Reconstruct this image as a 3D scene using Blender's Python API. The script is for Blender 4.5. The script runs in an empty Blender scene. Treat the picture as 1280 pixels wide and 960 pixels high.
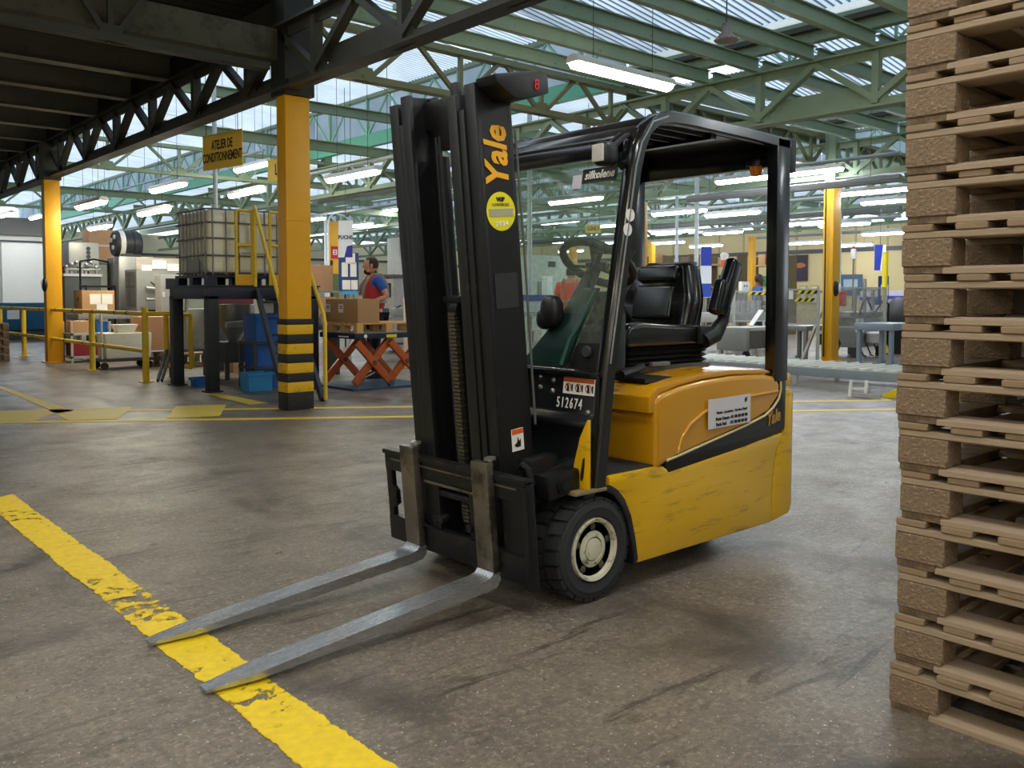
import bpy, bmesh, math, random
from mathutils import Vector, Matrix, Quaternion
random.seed(7)
SC = bpy.context.scene
COL = SC.collection
# ---------------------------------------------------------------- camera, sky, exposure
CAM_H = 1.22
F_PX = 1100.0
PHI = math.radians(48.6)            # heading from +X towards +Y
PITCH = math.atan(50 / 1100)
cd = bpy.data.cameras.new('camera')
cam = bpy.data.objects.new('camera', cd)
COL.objects.link(cam)
cd.sensor_width = 36.0
cd.lens = 36.0 * F_PX / 1280.0
cd.shift_y = -60.0 / 1280.0
cd.clip_start = 0.05
cd.clip_end = 300
cam.location = (0, 0, CAM_H)
cam.rotation_euler = (math.pi / 2 - PITCH, 0, PHI - math.pi / 2)
SC.camera = cam
W = bpy.data.worlds.new('overcast_sky')
SC.world = W
W.use_nodes = True
bg = W.node_tree.nodes['Background']
bg.inputs[0].default_value = (0.80, 0.90, 1.0, 1)
bg.inputs[1].default_value = 1.3
SC.view_settings.view_transform = 'Standard'
SC.view_settings.look = 'None'
SC.view_settings.gamma = 1
SC.view_settings.exposure = 0.85
LAMP_POWER = 26.0

# where the photograph's sight lines go: pixel -> place in the hall
_fw = Vector((math.cos(PHI), math.sin(PHI), 0)); _rt = Vector((_fw.y, -_fw.x, 0)); _z = Vector((0, 0, 1))
_d = _fw * math.cos(PITCH) - _z * math.sin(PITCH); _u = _fw * math.sin(PITCH) + _z * math.cos(PITCH)
_C = Vector((0, 0, CAM_H))
def _ray(x, y): return _d * F_PX + _rt * (x - 640) - _u * (y - 420)
def on(axis, val, x, y):
    r = _ray(x, y); t = (val - _C[axis]) / r[axis]; return _C + r * t
def at(x, y, D):
    return _C + _ray(x, y) * (D / F_PX)

# ---------------------------------------------------------------- materials
def lin(c):
    if isinstance(c, str):
        c = [int(c[i:i + 2], 16) / 255 for i in (1, 3, 5)]
        c = [v / 12.92 if v <= 0.04045 else ((v + 0.055) / 1.055) ** 2.4 for v in c]
    return (c[0], c[1], c[2], 1)
MATS = {}
def M(name, col, rough=0.5, metal=0.0, var=0.12, scale=9.0, bump=0.0, bscale=60.0, dirt=None, coat=0.0, stretch=None, spec=0.5, alpha=None):
    if name in MATS: return MATS[name]
    m = bpy.data.materials.new(name); m.use_nodes = True
    nt = m.node_tree; N = nt.nodes; L = nt.links
    b = N['Principled BSDF']
    tc = N.new('ShaderNodeTexCoord')
    src = tc.outputs['Object']
    if stretch:
        mp = N.new('ShaderNodeMapping'); mp.inputs['Scale'].default_value = stretch
        L.new(src, mp.inputs[0]); src = mp.outputs[0]
    no = N.new('ShaderNodeTexNoise'); no.inputs['Scale'].default_value = scale; no.inputs['Detail'].default_value = 5
    L.new(src, no.inputs['Vector'])
    c = lin(col)
    mx = N.new('ShaderNodeMix'); mx.data_type = 'RGBA'
    mx.inputs[6].default_value = tuple(v * (1 - var) for v in c[:3]) + (1,)
    mx.inputs[7].default_value = tuple(min(1, v * (1 + var)) for v in c[:3]) + (1,)
    L.new(no.outputs[0], mx.inputs[0])
    out = mx.outputs[2]
    if dirt:
        dc, amt, ds, thr = dirt
        n2 = N.new('ShaderNodeTexNoise'); n2.inputs['Scale'].default_value = ds; n2.inputs['Detail'].default_value = 8; n2.inputs['Roughness'].default_value = 0.7
        L.new(src, n2.inputs['Vector'])
        mr = N.new('ShaderNodeMapRange'); mr.inputs[1].default_value = thr; mr.inputs[2].default_value = thr + 0.12
        mr.inputs[3].default_value = 0; mr.inputs[4].default_value = amt
        L.new(n2.outputs[0], mr.inputs[0])
        m2 = N.new('ShaderNodeMix'); m2.data_type = 'RGBA'
        m2.inputs[7].default_value = lin(dc)
        L.new(mr.outputs[0], m2.inputs[0]); L.new(out, m2.inputs[6]); out = m2.outputs[2]
    L.new(out, b.inputs['Base Color'])
    rr = N.new('ShaderNodeMapRange'); rr.inputs[3].default_value = max(0.02, rough * 0.85); rr.inputs[4].default_value = min(1, rough * 1.15)
    L.new(no.outputs[0], rr.inputs[0]); L.new(rr.outputs[0], b.inputs['Roughness'])
    b.inputs['Metallic'].default_value = metal
    b.inputs['Specular IOR Level'].default_value = spec
    if coat: b.inputs['Coat Weight'].default_value = coat; b.inputs['Coat Roughness'].default_value = 0.12
    if bump:
        n3 = N.new('ShaderNodeTexNoise'); n3.inputs['Scale'].default_value = bscale; n3.inputs['Detail'].default_value = 4
        L.new(src, n3.inputs['Vector'])
        bp = N.new('ShaderNodeBump'); bp.inputs['Strength'].default_value = bump; bp.inputs['Distance'].default_value = 0.01
        L.new(n3.outputs[0], bp.inputs['Height']); L.new(bp.outputs[0], b.inputs['Normal'])
    MATS[name] = m
    return m
def glow(name, col, power):
    m = bpy.data.materials.new(name); m.use_nodes = True
    nt = m.node_tree; nt.nodes.clear()
    e = nt.nodes.new('ShaderNodeEmission'); e.inputs[0].default_value = lin(col); e.inputs[1].default_value = power
    o = nt.nodes.new('ShaderNodeOutputMaterial'); nt.links.new(e.outputs[0], o.inputs[0])
    MATS[name] = m
    return m
def clear_sheet(name, tint, haze, haze_col, rough=0.05, scale=40.0):
    """thin plastic or glass: mostly see-through, a little dirty, a fresnel reflection"""
    m = bpy.data.materials.new(name); m.use_nodes = True
    nt = m.node_tree; N = nt.nodes; L = nt.links; N.clear()
    tr = N.new('ShaderNodeBsdfTransparent'); tr.inputs[0].default_value = lin(tint)
    df = N.new('ShaderNodeBsdfDiffuse'); df.inputs[0].default_value = lin(haze_col)
    gl = N.new('ShaderNodeBsdfGlossy'); gl.inputs['Roughness'].default_value = rough
    no = N.new('ShaderNodeTexNoise'); no.inputs['Scale'].default_value = scale; no.inputs['Detail'].default_value = 6; no.inputs['Roughness'].default_value = 0.75
    tc = N.new('ShaderNodeTexCoord'); L.new(tc.outputs['Object'], no.inputs['Vector'])
    mr = N.new('ShaderNodeMapRange'); mr.inputs[1].default_value = 0.42; mr.inputs[2].default_value = 0.75; mr.inputs[3].default_value = haze * 0.4; mr.inputs[4].default_value = haze * 2.0
    L.new(no.outputs[0], mr.inputs[0])
    a = N.new('ShaderNodeMixShader'); L.new(mr.outputs[0], a.inputs[0]); L.new(tr.outputs[0], a.inputs[1]); L.new(df.outputs[0], a.inputs[2])
    lw = N.new('ShaderNodeLayerWeight'); lw.inputs[0].default_value = 0.5
    pw = N.new('ShaderNodeMath'); pw.operation = 'POWER'; pw.inputs[1].default_value = 4.0; L.new(lw.outputs['Facing'], pw.inputs[0])
    fr = N.new('ShaderNodeMath'); fr.operation = 'MULTIPLY_ADD'; fr.inputs[1].default_value = 0.6; fr.inputs[2].default_value = 0.03; L.new(pw.outputs[0], fr.inputs[0])
    b = N.new('ShaderNodeMixShader'); L.new(fr.outputs[0], b.inputs[0]); L.new(a.outputs[0], b.inputs[1]); L.new(gl.outputs[0], b.inputs[2])
    o = N.new('ShaderNodeOutputMaterial'); L.new(b.outputs[0], o.inputs[0])
    MATS[name] = m
    return m

# ---------------------------------------------------------------- mesh helper
class MB:
    def __init__(s): s.bm = bmesh.new()
    def _bev(s, geom_faces, bev, seg=2):
        if bev > 0:
            s.bm.normal_update()
            es = list({e for f in geom_faces for e in f.edges})
            es = [e for e in es if len(e.link_faces) == 2 and e.calc_face_angle(0) > 0.5]
            bmesh.ops.bevel(s.bm, geom=es, offset=bev, segments=seg, profile=0.6, affect='EDGES', clamp_overlap=True)
        return s
    def hexa(s, P, bev=0, seg=2):
        v = [s.bm.verts.new(p) for p in P]
        fs = [s.bm.faces.new([v[i] for i in q]) for q in ((0, 3, 2, 1), (4, 5, 6, 7), (0, 1, 5, 4), (1, 2, 6, 5), (2, 3, 7, 6), (3, 0, 4, 7))]
        return s._bev(fs, bev, seg)
    def box(s, x0, x1, y0, y1, z0, z1, bev=0, T=None, seg=2):
        P = [Vector(p) for p in ((x0, y0, z0), (x1, y0, z0), (x1, y1, z0), (x0, y1, z0), (x0, y0, z1), (x1, y0, z1), (x1, y1, z1), (x0, y1, z1))]
        if T: P = [T @ p for p in P]
        return s.hexa(P, bev, seg)
    def prism(s, pts, axis, a, b, bev=0, T=None, seg=2):
        def mk(p, h):
            q = {'x': (h, p[0], p[1]), 'y': (p[0], h, p[1]), 'z': (p[0], p[1], h)}[axis]
            q = Vector(q); return T @ q if T else q
        A = [s.bm.verts.new(mk(p, a)) for p in pts]; B = [s.bm.verts.new(mk(p, b)) for p in pts]
        n = len(pts); fs = [s.bm.faces.new(A), s.bm.faces.new(B[::-1])]
        for i in range(n): fs.append(s.bm.faces.new([A[i], B[i], B[(i + 1) % n], A[(i + 1) % n]]))
        bmesh.ops.recalc_face_normals(s.bm, faces=fs)
        return s._bev(fs, bev, seg)
    def loft(s, rings, caps=True, close=True):
        R = [[s.bm.verts.new(p) for p in r] for r in rings]
        n = len(R[0]); fs = []
        for i in range(len(R) - 1):
            for j in range(n if close else n - 1):
                k = (j + 1) % n
                fs.append(s.bm.faces.new([R[i][j], R[i][k], R[i + 1][k], R[i + 1][j]]))
        if caps and close:
            fs.append(s.bm.faces.new(R[0][::-1])); fs.append(s.bm.faces.new(R[-1]))
        bmesh.ops.recalc_face_normals(s.bm, faces=fs)
        return s
    def tube(s, pts, r, n=8, flat=1.0, closed=False):
        pts = [Vector(p) for p in pts]
        rings = []; up = None; m = len(pts)
        for i, p in enumerate(pts):
            if closed: t = pts[(i + 1) % m] - pts[(i - 1) % m]
            else: t = (pts[min(i + 1, m - 1)] - pts[max(i - 1, 0)])
            t.normalize()
            if up is None:
                up = Vector((0, 0, 1)) if abs(t.z) < 0.9 else Vector((1, 0, 0))
            sd = t.cross(up).normalized(); up = sd.cross(t).normalized()
            rr = r[i] if isinstance(r, (list, tuple)) else r
            rings.append([p + (sd * math.cos(a) + up * math.sin(a) * flat) * rr for a in [2 * math.pi * k / n for k in range(n)]])
        if closed:
            R = [[s.bm.verts.new(q) for q in ring] for ring in rings]
            fs = []
            for i in range(m):
                for j in range(n):
                    fs.append(s.bm.faces.new([R[i][j], R[i][(j + 1) % n], R[(i + 1) % m][(j + 1) % n], R[(i + 1) % m][j]]))
            bmesh.ops.recalc_face_normals(s.bm, faces=fs)
            return s
        return s.loft(rings)
    def cyl(s, p, q, r, r2=None, n=16): return s.tube([p, q], [r, r if r2 is None else r2], n)
    def bar(s, p, q, w, h, bev=0):
        """rectangular bar from p to q, w across (horizontal), h the other way"""
        p, q = Vector(p), Vector(q); t = (q - p).normalized()
        up = Vector((0, 0, 1)) if abs(t.z) < 0.95 else Vector((0, 1, 0))
        sd = t.cross(up).normalized(); up = sd.cross(t).normalized()
        c = [(-w / 2, -h / 2), (w / 2, -h / 2), (w / 2, h / 2), (-w / 2, h / 2)]
        P = [p + sd * a + up * b for a, b in c] + [q + sd * a + up * b for a, b in c]
        return s.hexa(P, bev)
    def lathe(s, prof, o, axis='y', n=32):
        o = Vector(o); rings = []
        for r, h in prof:
            ring = []
            for k in range(n):
                a = 2 * math.pi * k / n; c, d = r * math.cos(a), r * math.sin(a)
                ring.append(o + Vector({'x': (h, c, d), 'y': (c, h, d), 'z': (c, d, h)}[axis]))
            rings.append(ring)
        return s.loft(rings)
    def ell(s, c, rx, ry, rz, T=None, nu=14, nv=9, p=1.0):
        rings = []
        for i in range(nv):
            th = math.pi * (0.02 + 0.96 * i / (nv - 1)); ring = []
            for k in range(nu):
                a = 2 * math.pi * k / nu
                ca, sa = math.cos(a), math.sin(a)
                f = lambda v: math.copysign(abs(v) ** p, v)
                q = Vector((rx * f(ca) * math.sin(th) ** p, ry * f(sa) * math.sin(th) ** p, rz * f(math.cos(th)))) 
                q = (T @ q if T else q) + Vector(c)
                ring.append(q)
            rings.append(ring)
        return s.loft(rings)
    def build(s, name, mat, parent=None, loc=(0, 0, 0), ang=40, rz=0.0):
        me = bpy.data.meshes.new(name)
        s.bm.normal_update()
        s.bm.to_mesh(me); s.bm.free()
        if mat: me.materials.append(mat)
        me.shade_smooth(); me.set_sharp_from_angle(angle=math.radians(ang))
        o = bpy.data.objects.new(name, me); COL.objects.link(o)
        o.location = loc; o.rotation_euler = (0, 0, rz)
        if parent: o.parent = parent
        return o
def tag(o, label=None, cat=None, group=None, kind=None):
    if label: o['label'] = label
    if cat: o['category'] = cat
    if group: o['group'] = group
    if kind: o['kind'] = kind
    return o
def thing(name, label, cat, loc=(0, 0, 0), rz=0.0, group=None, kind=None):
    o = bpy.data.objects.new(name, None); COL.objects.link(o)
    o.empty_display_size = 0.1
    o.location = loc; o.rotation_euler = (0, 0, rz)
    return tag(o, label, cat, group, kind)
def kids(o): return [c for c in bpy.data.objects if c.parent == o]
def share(o, parent=None, loc=None, name=None):
    c = o.copy(); COL.objects.link(c)
    c.parent = parent
    if loc is not None: c.location = loc
    return c
def copy_tree(root, children, loc, label, rz=None):
    r = root.copy(); COL.objects.link(r); r.location = loc
    if rz is not None: r.rotation_euler = (0, 0, rz)
    r['label'] = label
    for ch, gr in children:
        c = ch.copy(); COL.objects.link(c); c.parent = r
        for g in gr:
            d = g.copy(); COL.objects.link(d); d.parent = c
    return r
def tree_of(root):
    allc = {}
    for o in COL.objects:
        if o.parent: allc.setdefault(o.parent, []).append(o)
    return [(c, allc.get(c, [])) for c in allc.get(root, [])]
def lettering(txt, size, mat, parent, o, right, up, align='CENTER', shear=0.0, fat=0.0, depth=0.0015, name='lettering', sx=1.0, space=1.0, line=1.0):
    cu = bpy.data.curves.new('t', 'FONT'); cu.body = txt; cu.size = size
    cu.align_x = align; cu.align_y = 'CENTER'; cu.shear = shear; cu.offset = fat; cu.extrude = depth; cu.resolution_u = 2
    cu.space_character = space; cu.space_line = line
    t = bpy.data.objects.new('t', cu); COL.objects.link(t)
    bpy.context.view_layer.update()
    me = bpy.data.meshes.new_from_object(t.evaluated_get(bpy.context.evaluated_depsgraph_get()))
    bpy.data.objects.remove(t); bpy.data.curves.remove(cu)
    r = Vector(right).normalized(); u = Vector(up).normalized(); n = r.cross(u)
    me.transform(Matrix(((r.x * sx, u.x, n.x, o[0]), (r.y * sx, u.y, n.y, o[1]), (r.z * sx, u.z, n.z, o[2]), (0, 0, 0, 1))))
    me.materials.clear(); me.materials.append(mat); me.name = name
    ob = bpy.data.objects.new(name, me); COL.objects.link(ob); ob.parent = parent
    return ob
def plate(o, right, up, w, h, t=0.003):
    """thin plate centred at o in the plane right/up"""
    r = Vector(right).normalized(); u = Vector(up).normalized(); n = r.cross(u); o = Vector(o)
    c = [(-w / 2, -h / 2), (w / 2, -h / 2), (w / 2, h / 2), (-w / 2, h / 2)]
    P = [o + r * a + u * b for a, b in c] + [o + r * a + u * b + n * t for a, b in c]
    return MB().hexa(P)
# ---------------------------------------------------------------- shared materials
YEL = M('column_yellow_paint', '#e3a610', 0.45, var=0.10, scale=4, dirt=('#6b4a14', 0.6, 14, 0.66), bump=0.05)
YRAIL = M('rail_yellow_paint', '#e6c228', 0.45, var=0.12, scale=6, dirt=('#5b4a20', 0.7, 18, 0.62))
BLK = M('black_paint', '#16171a', 0.45, var=0.2, dirt=('#4a4030', 0.5, 22, 0.66))
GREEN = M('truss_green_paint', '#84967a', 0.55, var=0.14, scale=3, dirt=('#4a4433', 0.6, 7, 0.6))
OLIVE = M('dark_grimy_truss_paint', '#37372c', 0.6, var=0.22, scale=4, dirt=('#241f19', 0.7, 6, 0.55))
MINT = M('gutter_green_paint', '#58ab8a', 0.5, var=0.08)
GREY = M('grey_metal', '#8d8f8d', 0.42, 0.3, var=0.15, dirt=('#4a4640', 0.4, 9, 0.62))
LGREY = M('light_grey_metal', '#b9bab6', 0.4, 0.25, var=0.1, dirt=('#6a655c', 0.4, 9, 0.64))
DGREY = M('dark_grey_metal', '#45474a', 0.5, 0.2, var=0.2)
STEEL = M('stainless_steel', '#a7a8a6', 0.32, 0.75, var=0.15, dirt=('#5a554c', 0.4, 8, 0.62))
PIPE = M('galvanised_pipe', '#b4bbbd', 0.35, 0.4, var=0.1)
WHITE = M('white_plastic', '#e6e6e0', 0.45, var=0.05)
CREAM = M('cream_wall_paint', '#cfc4a0', 0.7, var=0.07, scale=1.5, dirt=('#a3987a', 0.4, 1.2, 0.6))
BOXC = M('cardboard', '#b98f63', 0.75, var=0.08, scale=5, stretch=(1, 1, 6))
WOOD = M('pallet_wood', '#b09068', 0.75, var=0.25, scale=5, stretch=(1.2, 9, 9), bump=0.1, bscale=18, dirt=('#6f5a42', 0.5, 3, 0.56))
BLUEB = M('blue_plastic', '#1d5fb5', 0.4, var=0.08)
NAVY = M('navy_paint', '#131a34', 0.45, var=0.18, dirt=('#0f1118', 0.7, 12, 0.62))
PAPER = M('paper', '#eceae6', 0.7, var=0.03)
INK = M('black_ink', '#0c0c0e', 0.6, var=0.05)
REDP = M('red_plastic', '#b3262b', 0.45, var=0.1)
RUB = M('tyre_rubber', '#26282b', 0.75, var=0.2, scale=14, bump=0.15, dirt=('#4b443b', 0.5, 9, 0.58))
BLUEW = M('banner_blue', '#2b3fae', 0.6, var=0.05)

# ---------------------------------------------------------------- floor
def floor_material():
    m = bpy.data.materials.new('worn_concrete'); m.use_nodes = True
    nt = m.node_tree; N = nt.nodes; L = nt.links; b = N['Principled BSDF']
    tc = N.new('ShaderNodeTexCoord'); P = tc.outputs['Object']
    def noise(scale, det=6, ro=0.6, stretch=None, off=(0, 0, 0), rz=0.0, dist=0.0):
        n = N.new('ShaderNodeTexNoise'); n.inputs['Scale'].default_value = scale; n.inputs['Detail'].default_value = det; n.inputs['Roughness'].default_value = ro
        n.inputs['Distortion'].default_value = dist
        mp = N.new('ShaderNodeMapping'); mp.inputs['Scale'].default_value = stretch or (1, 1, 1); mp.inputs['Location'].default_value = off; mp.inputs['Rotation'].default_value = (0, 0, rz)
        L.new(P, mp.inputs[0]); L.new(mp.outputs[0], n.inputs['Vector']); return n.outputs[0]
    def rng(v, a, c, d=0.0, e=1.0):
        r = N.new('ShaderNodeMapRange'); r.inputs[1].default_value = a; r.inputs[2].default_value = c; r.inputs[3].default_value = d; r.inputs[4].default_value = e
        L.new(v, r.inputs[0]); return r.outputs[0]
    def mix(f, a, c):
        x = N.new('ShaderNodeMix'); x.data_type = 'RGBA'
        for s, v in ((6, a), (7, c)):
            if hasattr(v, 'default_value') or hasattr(v, 'links'): L.new(v, x.inputs[s])
            else: x.inputs[s].default_value = lin(v)
        L.new(f, x.inputs[0]); return x.outputs[2]
    big = noise(0.45, 4); mid = noise(2.2, 8, 0.65); fine = noise(38, 5, 0.7)
    c = mix(rng(big, 0.3, 0.7), '#6c625b', '#857a6c')
    c = mix(rng(mid, 0.38, 0.72, 0, 0.75), c, '#5d564d')
    c = mix(rng(noise(6, 8, 0.7, off=(3, 1, 0)), 0.5, 0.74, 0, 0.55), c, '#918874')
    c = mix(rng(fine, 0.50, 0.66, 0, 0.6), c, '#aa9c87')
    c = mix(rng(noise(20, 6, 0.75, off=(9, 9, 3)), 0.48, 0.66, 0, 0.55), c, '#574c41')
    c = mix(rng(noise(70, 3, 0.6, off=(7, 2, 0)), 0.645, 0.69, 0, 0.9), c, '#d8d0c0')
    c = mix(rng(noise(55, 5, 0.7, off=(5, 2, 1)), 0.52, 0.66, 0, 0.7), c, '#443c35')
    # dark oil blotches and curved rubber scuffs
    c = mix(rng(noise(1.3, 6, 0.6, off=(11, 4, 0), dist=0.6), 0.53, 0.68, 0, 0.85), c, '#39332e')
    c = mix(rng(noise(1.6, 7, 0.72, stretch=(0.8, 5.0, 1), off=(2, 9, 0), rz=0.35, dist=1.2), 0.57, 0.66, 0, 0.75), c, '#322d28')
    c = mix(rng(noise(1.1, 7, 0.72, stretch=(6.0, 0.7, 1), off=(5, 3, 0), rz=0.2, dist=1.0), 0.62, 0.72, 0, 0.45), c, '#35322e')
    c = mix(rng(noise(4.5, 4, 0.5, off=(1, 7, 2)), 0.67, 0.74, 0, 0.85), c, '#25211d')
    # hairline cracks
    vo = N.new('ShaderNodeTexVoronoi'); vo.feature = 'DISTANCE_TO_EDGE'; vo.inputs['Scale'].default_value = 0.30
    wp = N.new('ShaderNodeMix'); wp.data_type = 'VECTOR'; wp.inputs[0].default_value = 0.06
    nz = N.new('ShaderNodeTexNoise'); nz.inputs['Scale'].default_value = 3; L.new(P, nz.inputs['Vector'])
    L.new(P, wp.inputs[4]); L.new(nz.outputs[1], wp.inputs[5]); L.new(wp.outputs[1], vo.inputs['Vector'])
    c = mix(rng(vo.outputs[0], 0.0, 0.004, 0.3, 0.0), c, '#2e2a26')
    L.new(c, b.inputs['Base Color'])
    L.new(rng(mid, 0.3, 0.7, 0.27, 0.5), b.inputs['Roughness'])
    bp = N.new('ShaderNodeBump'); bp.inputs['Strength'].default_value = 0.45; bp.inputs['Distance'].default_value = 0.006
    L.new(noise(45, 6, 0.7), bp.inputs['Height']); L.new(bp.outputs[0], b.inputs['Normal'])
    return m
tag(MB().box(-10, 46, -12, 46, -0.2, 0.0).build('floor', floor_material()), kind='structure')

def road_paint(name, col, wear, worn_scale=7.0, edge=None, spots=()):
    """worn floor paint: paint where noise is below the wear level, bare floor elsewhere"""
    m = bpy.data.materials.new(name); m.use_nodes = True
    nt = m.node_tree; N = nt.nodes; L = nt.links; b = N['Principled BSDF']
    tc = N.new('ShaderNodeTexCoord')
    n1 = N.new('ShaderNodeTexNoise'); n1.inputs['Scale'].default_value = worn_scale; n1.inputs['Detail'].default_value = 10; n1.inputs['Roughness'].default_value = 0.72
    n2 = N.new('ShaderNodeTexNoise'); n2.inputs['Scale'].default_value = 30; n2.inputs['Detail'].default_value = 6
    n4 = N.new('ShaderNodeTexNoise'); n4.inputs['Scale'].default_value = 1.7; n4.inputs['Detail'].default_value = 2
    for n in (n1, n2, n4): L.new(tc.outputs['Object'], n.inputs['Vector'])
    mx = N.new('ShaderNodeMix'); mx.data_type = 'RGBA'; c = lin(col)
    mx.inputs[6].default_value = tuple(v * 0.72 for v in c[:3]) + (1,); mx.inputs[7].default_value = tuple(min(1, v * 1.12) for v in c[:3]) + (1,)
    L.new(n2.outputs[0], mx.inputs[0]); L.new(mx.outputs[2], b.inputs['Base Color'])
    b.inputs['Roughness'].default_value = 0.5
    ad = N.new('ShaderNodeMath'); ad.operation = 'ADD'; L.new(n1.outputs[0], ad.inputs[0])
    sm = N.new('ShaderNodeMath'); sm.operation = 'MULTIPLY'; L.new(n4.outputs[0], sm.inputs[0]); sm.inputs[1].default_value = 0.5; L.new(sm.outputs[0], ad.inputs[1])
    val = ad.outputs[0]
    if edge:      # edge = half width: wear rises towards the edges of the stripe (object x is across it)
        sx = N.new('ShaderNodeSeparateXYZ'); L.new(tc.outputs['Object'], sx.inputs[0])
        ab = N.new('ShaderNodeMath'); ab.operation = 'ABSOLUTE'; L.new(sx.outputs[0], ab.inputs[0])
        mr = N.new('ShaderNodeMapRange'); mr.inputs[1].default_value = edge * 0.80; mr.inputs[2].default_value = edge; mr.inputs[3].default_value = 0; mr.inputs[4].default_value = 0.34
        L.new(ab.outputs[0], mr.inputs[0])
        a2 = N.new('ShaderNodeMath'); a2.operation = 'ADD'; L.new(val, a2.inputs[0]); L.new(mr.outputs[0], a2.inputs[1]); val = a2.outputs[0]
        for yc, hw, amt in spots:      # scuffed places where trucks turn across the line
            sb = N.new('ShaderNodeMath'); sb.operation = 'SUBTRACT'; L.new(sx.outputs[1], sb.inputs[0]); sb.inputs[1].default_value = yc
            aa = N.new('ShaderNodeMath'); aa.operation = 'ABSOLUTE'; L.new(sb.outputs[0], aa.inputs[0])
            m3 = N.new('ShaderNodeMapRange'); m3.inputs[1].default_value = 0; m3.inputs[2].default_value = hw; m3.inputs[3].default_value = amt; m3.inputs[4].default_value = 0
            L.new(aa.outputs[0], m3.inputs[0])
            a3 = N.new('ShaderNodeMath'); a3.operation = 'ADD'; L.new(val, a3.inputs[0]); L.new(m3.outputs[0], a3.inputs[1]); val = a3.outputs[0]
    th = N.new('ShaderNodeMapRange'); th.inputs[1].default_value = wear; th.inputs[2].default_value = wear + 0.02; th.inputs[3].default_value = 1; th.inputs[4].default_value = 0
    L.new(val, th.inputs[0]); L.new(th.outputs[0], b.inputs['Alpha'])
    return m
PAINT_NEAR = road_paint('worn_yellow_floor_paint', '#f4d005', 0.875, 13, edge=0.1, spots=((1.82, 0.5, 0.17), (0.72, 0.16, 0.12), (3.3, 0.7, 0.08)))
PAINT_FAR = road_paint('yellow_floor_paint', '#e8ca34', 0.99, 6)
def stripe(name, label, pts, z=0.003, mat=None, loc=(0, 0, 0)):
    o = MB().prism(pts, 'z', 0.0005, z).build(name, mat or PAINT_FAR, loc=loc)
    return tag(o, label, 'floor marking')
stripe('floor_stripe', 'broad worn yellow floor line running under the fork tips', [(-0.1, -4), (0.1, -4), (0.1, 4.32), (-0.1, 4.20)], mat=PAINT_NEAR, loc=(1.155, 1.75, 0))
stripe('floor_stripe', 'short yellow floor line branching off at the left frame edge', [(-0.7, -0.12), (0.125, -0.13), (0.125, 0.13), (-0.7, 0.12)], mat=PAINT_NEAR, loc=(1.03 - 0.13, 5.93, 0))
# far zone band: two thin lines along a diagonal with hatch bars between
A0 = Vector((1.2, 9.99)); A1 = Vector((9.6, 4.06)); ax = (A1 - A0).normalized(); nn = Vector((-ax.y, ax.x))
if nn.y < 0: nn = -nn
def quad_strip(a, b, w): return [tuple(a), tuple(b), tuple(b + nn * w), tuple(a + nn * w)]
stripe('floor_stripe', 'near yellow border line of the hatched zone band', quad_strip(A0, A1, 0.13))
B0 = A0 + nn * 0.80; B1 = A1 + nn * 0.80
stripe('floor_stripe', 'far yellow border line of the hatched zone band', quad_strip(B0, B1, 0.12))
hatch = [((-12, 531), (40, 527), (80, 512), (-4, 514)), ((86, 526), (146, 524), (166, 509), (60, 513)), ((208, 523), (275, 520), (283, 506), (220, 508))]
names = ['leftmost wide yellow hatch bar on the zone band', 'second yellow hatch bar from the left on the zone band', 'yellow hatch bar left of the striped column']
for k, q in enumerate(hatch):
    P4 = [on(2, 0.0, x, y) for x, y in q]
    stripe('floor_hatch', names[k], [(p.x, p.y) for p in P4], z=0.004)
for q, lb in ((((-6, 483), (2, 483), (92, 514), (72, 517)), 'slanting yellow floor line coming from the left frame edge'),
              (((255, 492), (273, 492), (335, 504), (312, 506)), 'short yellow floor line beside the platform leg')):
    P4 = [on(2, 0.0, x, y) for x, y in q]
    stripe('floor_stripe', lb, [(p.x, p.y) for p in P4], z=0.004)

# ---------------------------------------------------------------- walls
def wall(name, x0, x1, y0, y1, z0, z1, mat):
    return tag(MB().box(x0, x1, y0, y1, z0, z1).build(name, mat), kind='structure')
WALLB = M('beige_wall_panels', '#c3b183', 0.7, var=0.06, scale=0.8)
WALLW = M('white_wall', '#dcd8cd', 0.7, var=0.05, scale=0.7, dirt=('#b9b4a6', 0.5, 0.6, 0.6))
wr = wall('wall_right', 31, 31.3, -6, 44, 0, 3.9, WALLB)
wall('wall_front', -10, 31.3, -12.3, -12, 0, 5.6, CREAM)
wall('wall_near', -10.3, -10, -12.3, 34, 0, 5.6, CREAM)
wb = wall('wall_back', 4.4, 31.3, 44, 44.3, 0, 4.2, CREAM)
wl = wall('wall_left', -8, 8.4, 34, 34.2, 0, 3.3, WALLW)
MB().box(30.96, 31, -6, 44, 2.85, 3.0).build('cable_tray', DGREY, wr)
MB().box(30.97, 31, -6, 44, 1.35, 1.42).build('dado_rail', M('brown_rail', '#6e5a42', 0.6), wr)
rib = MB().box(30.975, 31, 0, 0.06, 0, 3.9).build('panel_rib', M('rib_paint', '#ab9a70', 0.7), wr)
rib.location = (0, 4, 0)
for k in range(1, 26): share(rib, wr, (0, 4 + 1.2 * k, 0))
MB().box(-8, 8.4, 33.96, 34, 0, 0.95).build('wall_base', M('grey_wall_base', '#8d8c88', 0.7), wl)
MB().box(-8, 8.4, 33.9, 34, 3.3, 3.9).build('wall_head', M('wall_head_grey', '#6a685f', 0.7), wl)
MB().box(8, 31, 43.93, 44, 3.2, 3.3).build('ledge', DGREY, wb)
rib2 = MB().box(0, 0.08, 43.94, 44, 0, 3.2).build('panel_rib', M('rib_paint_cream', '#a89d7c', 0.7), wb)
rib2.location = (9, 0, 0)
for k in range(1, 14): share(rib2, wb, (9 + 1.6 * k, 0, 0))

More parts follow.
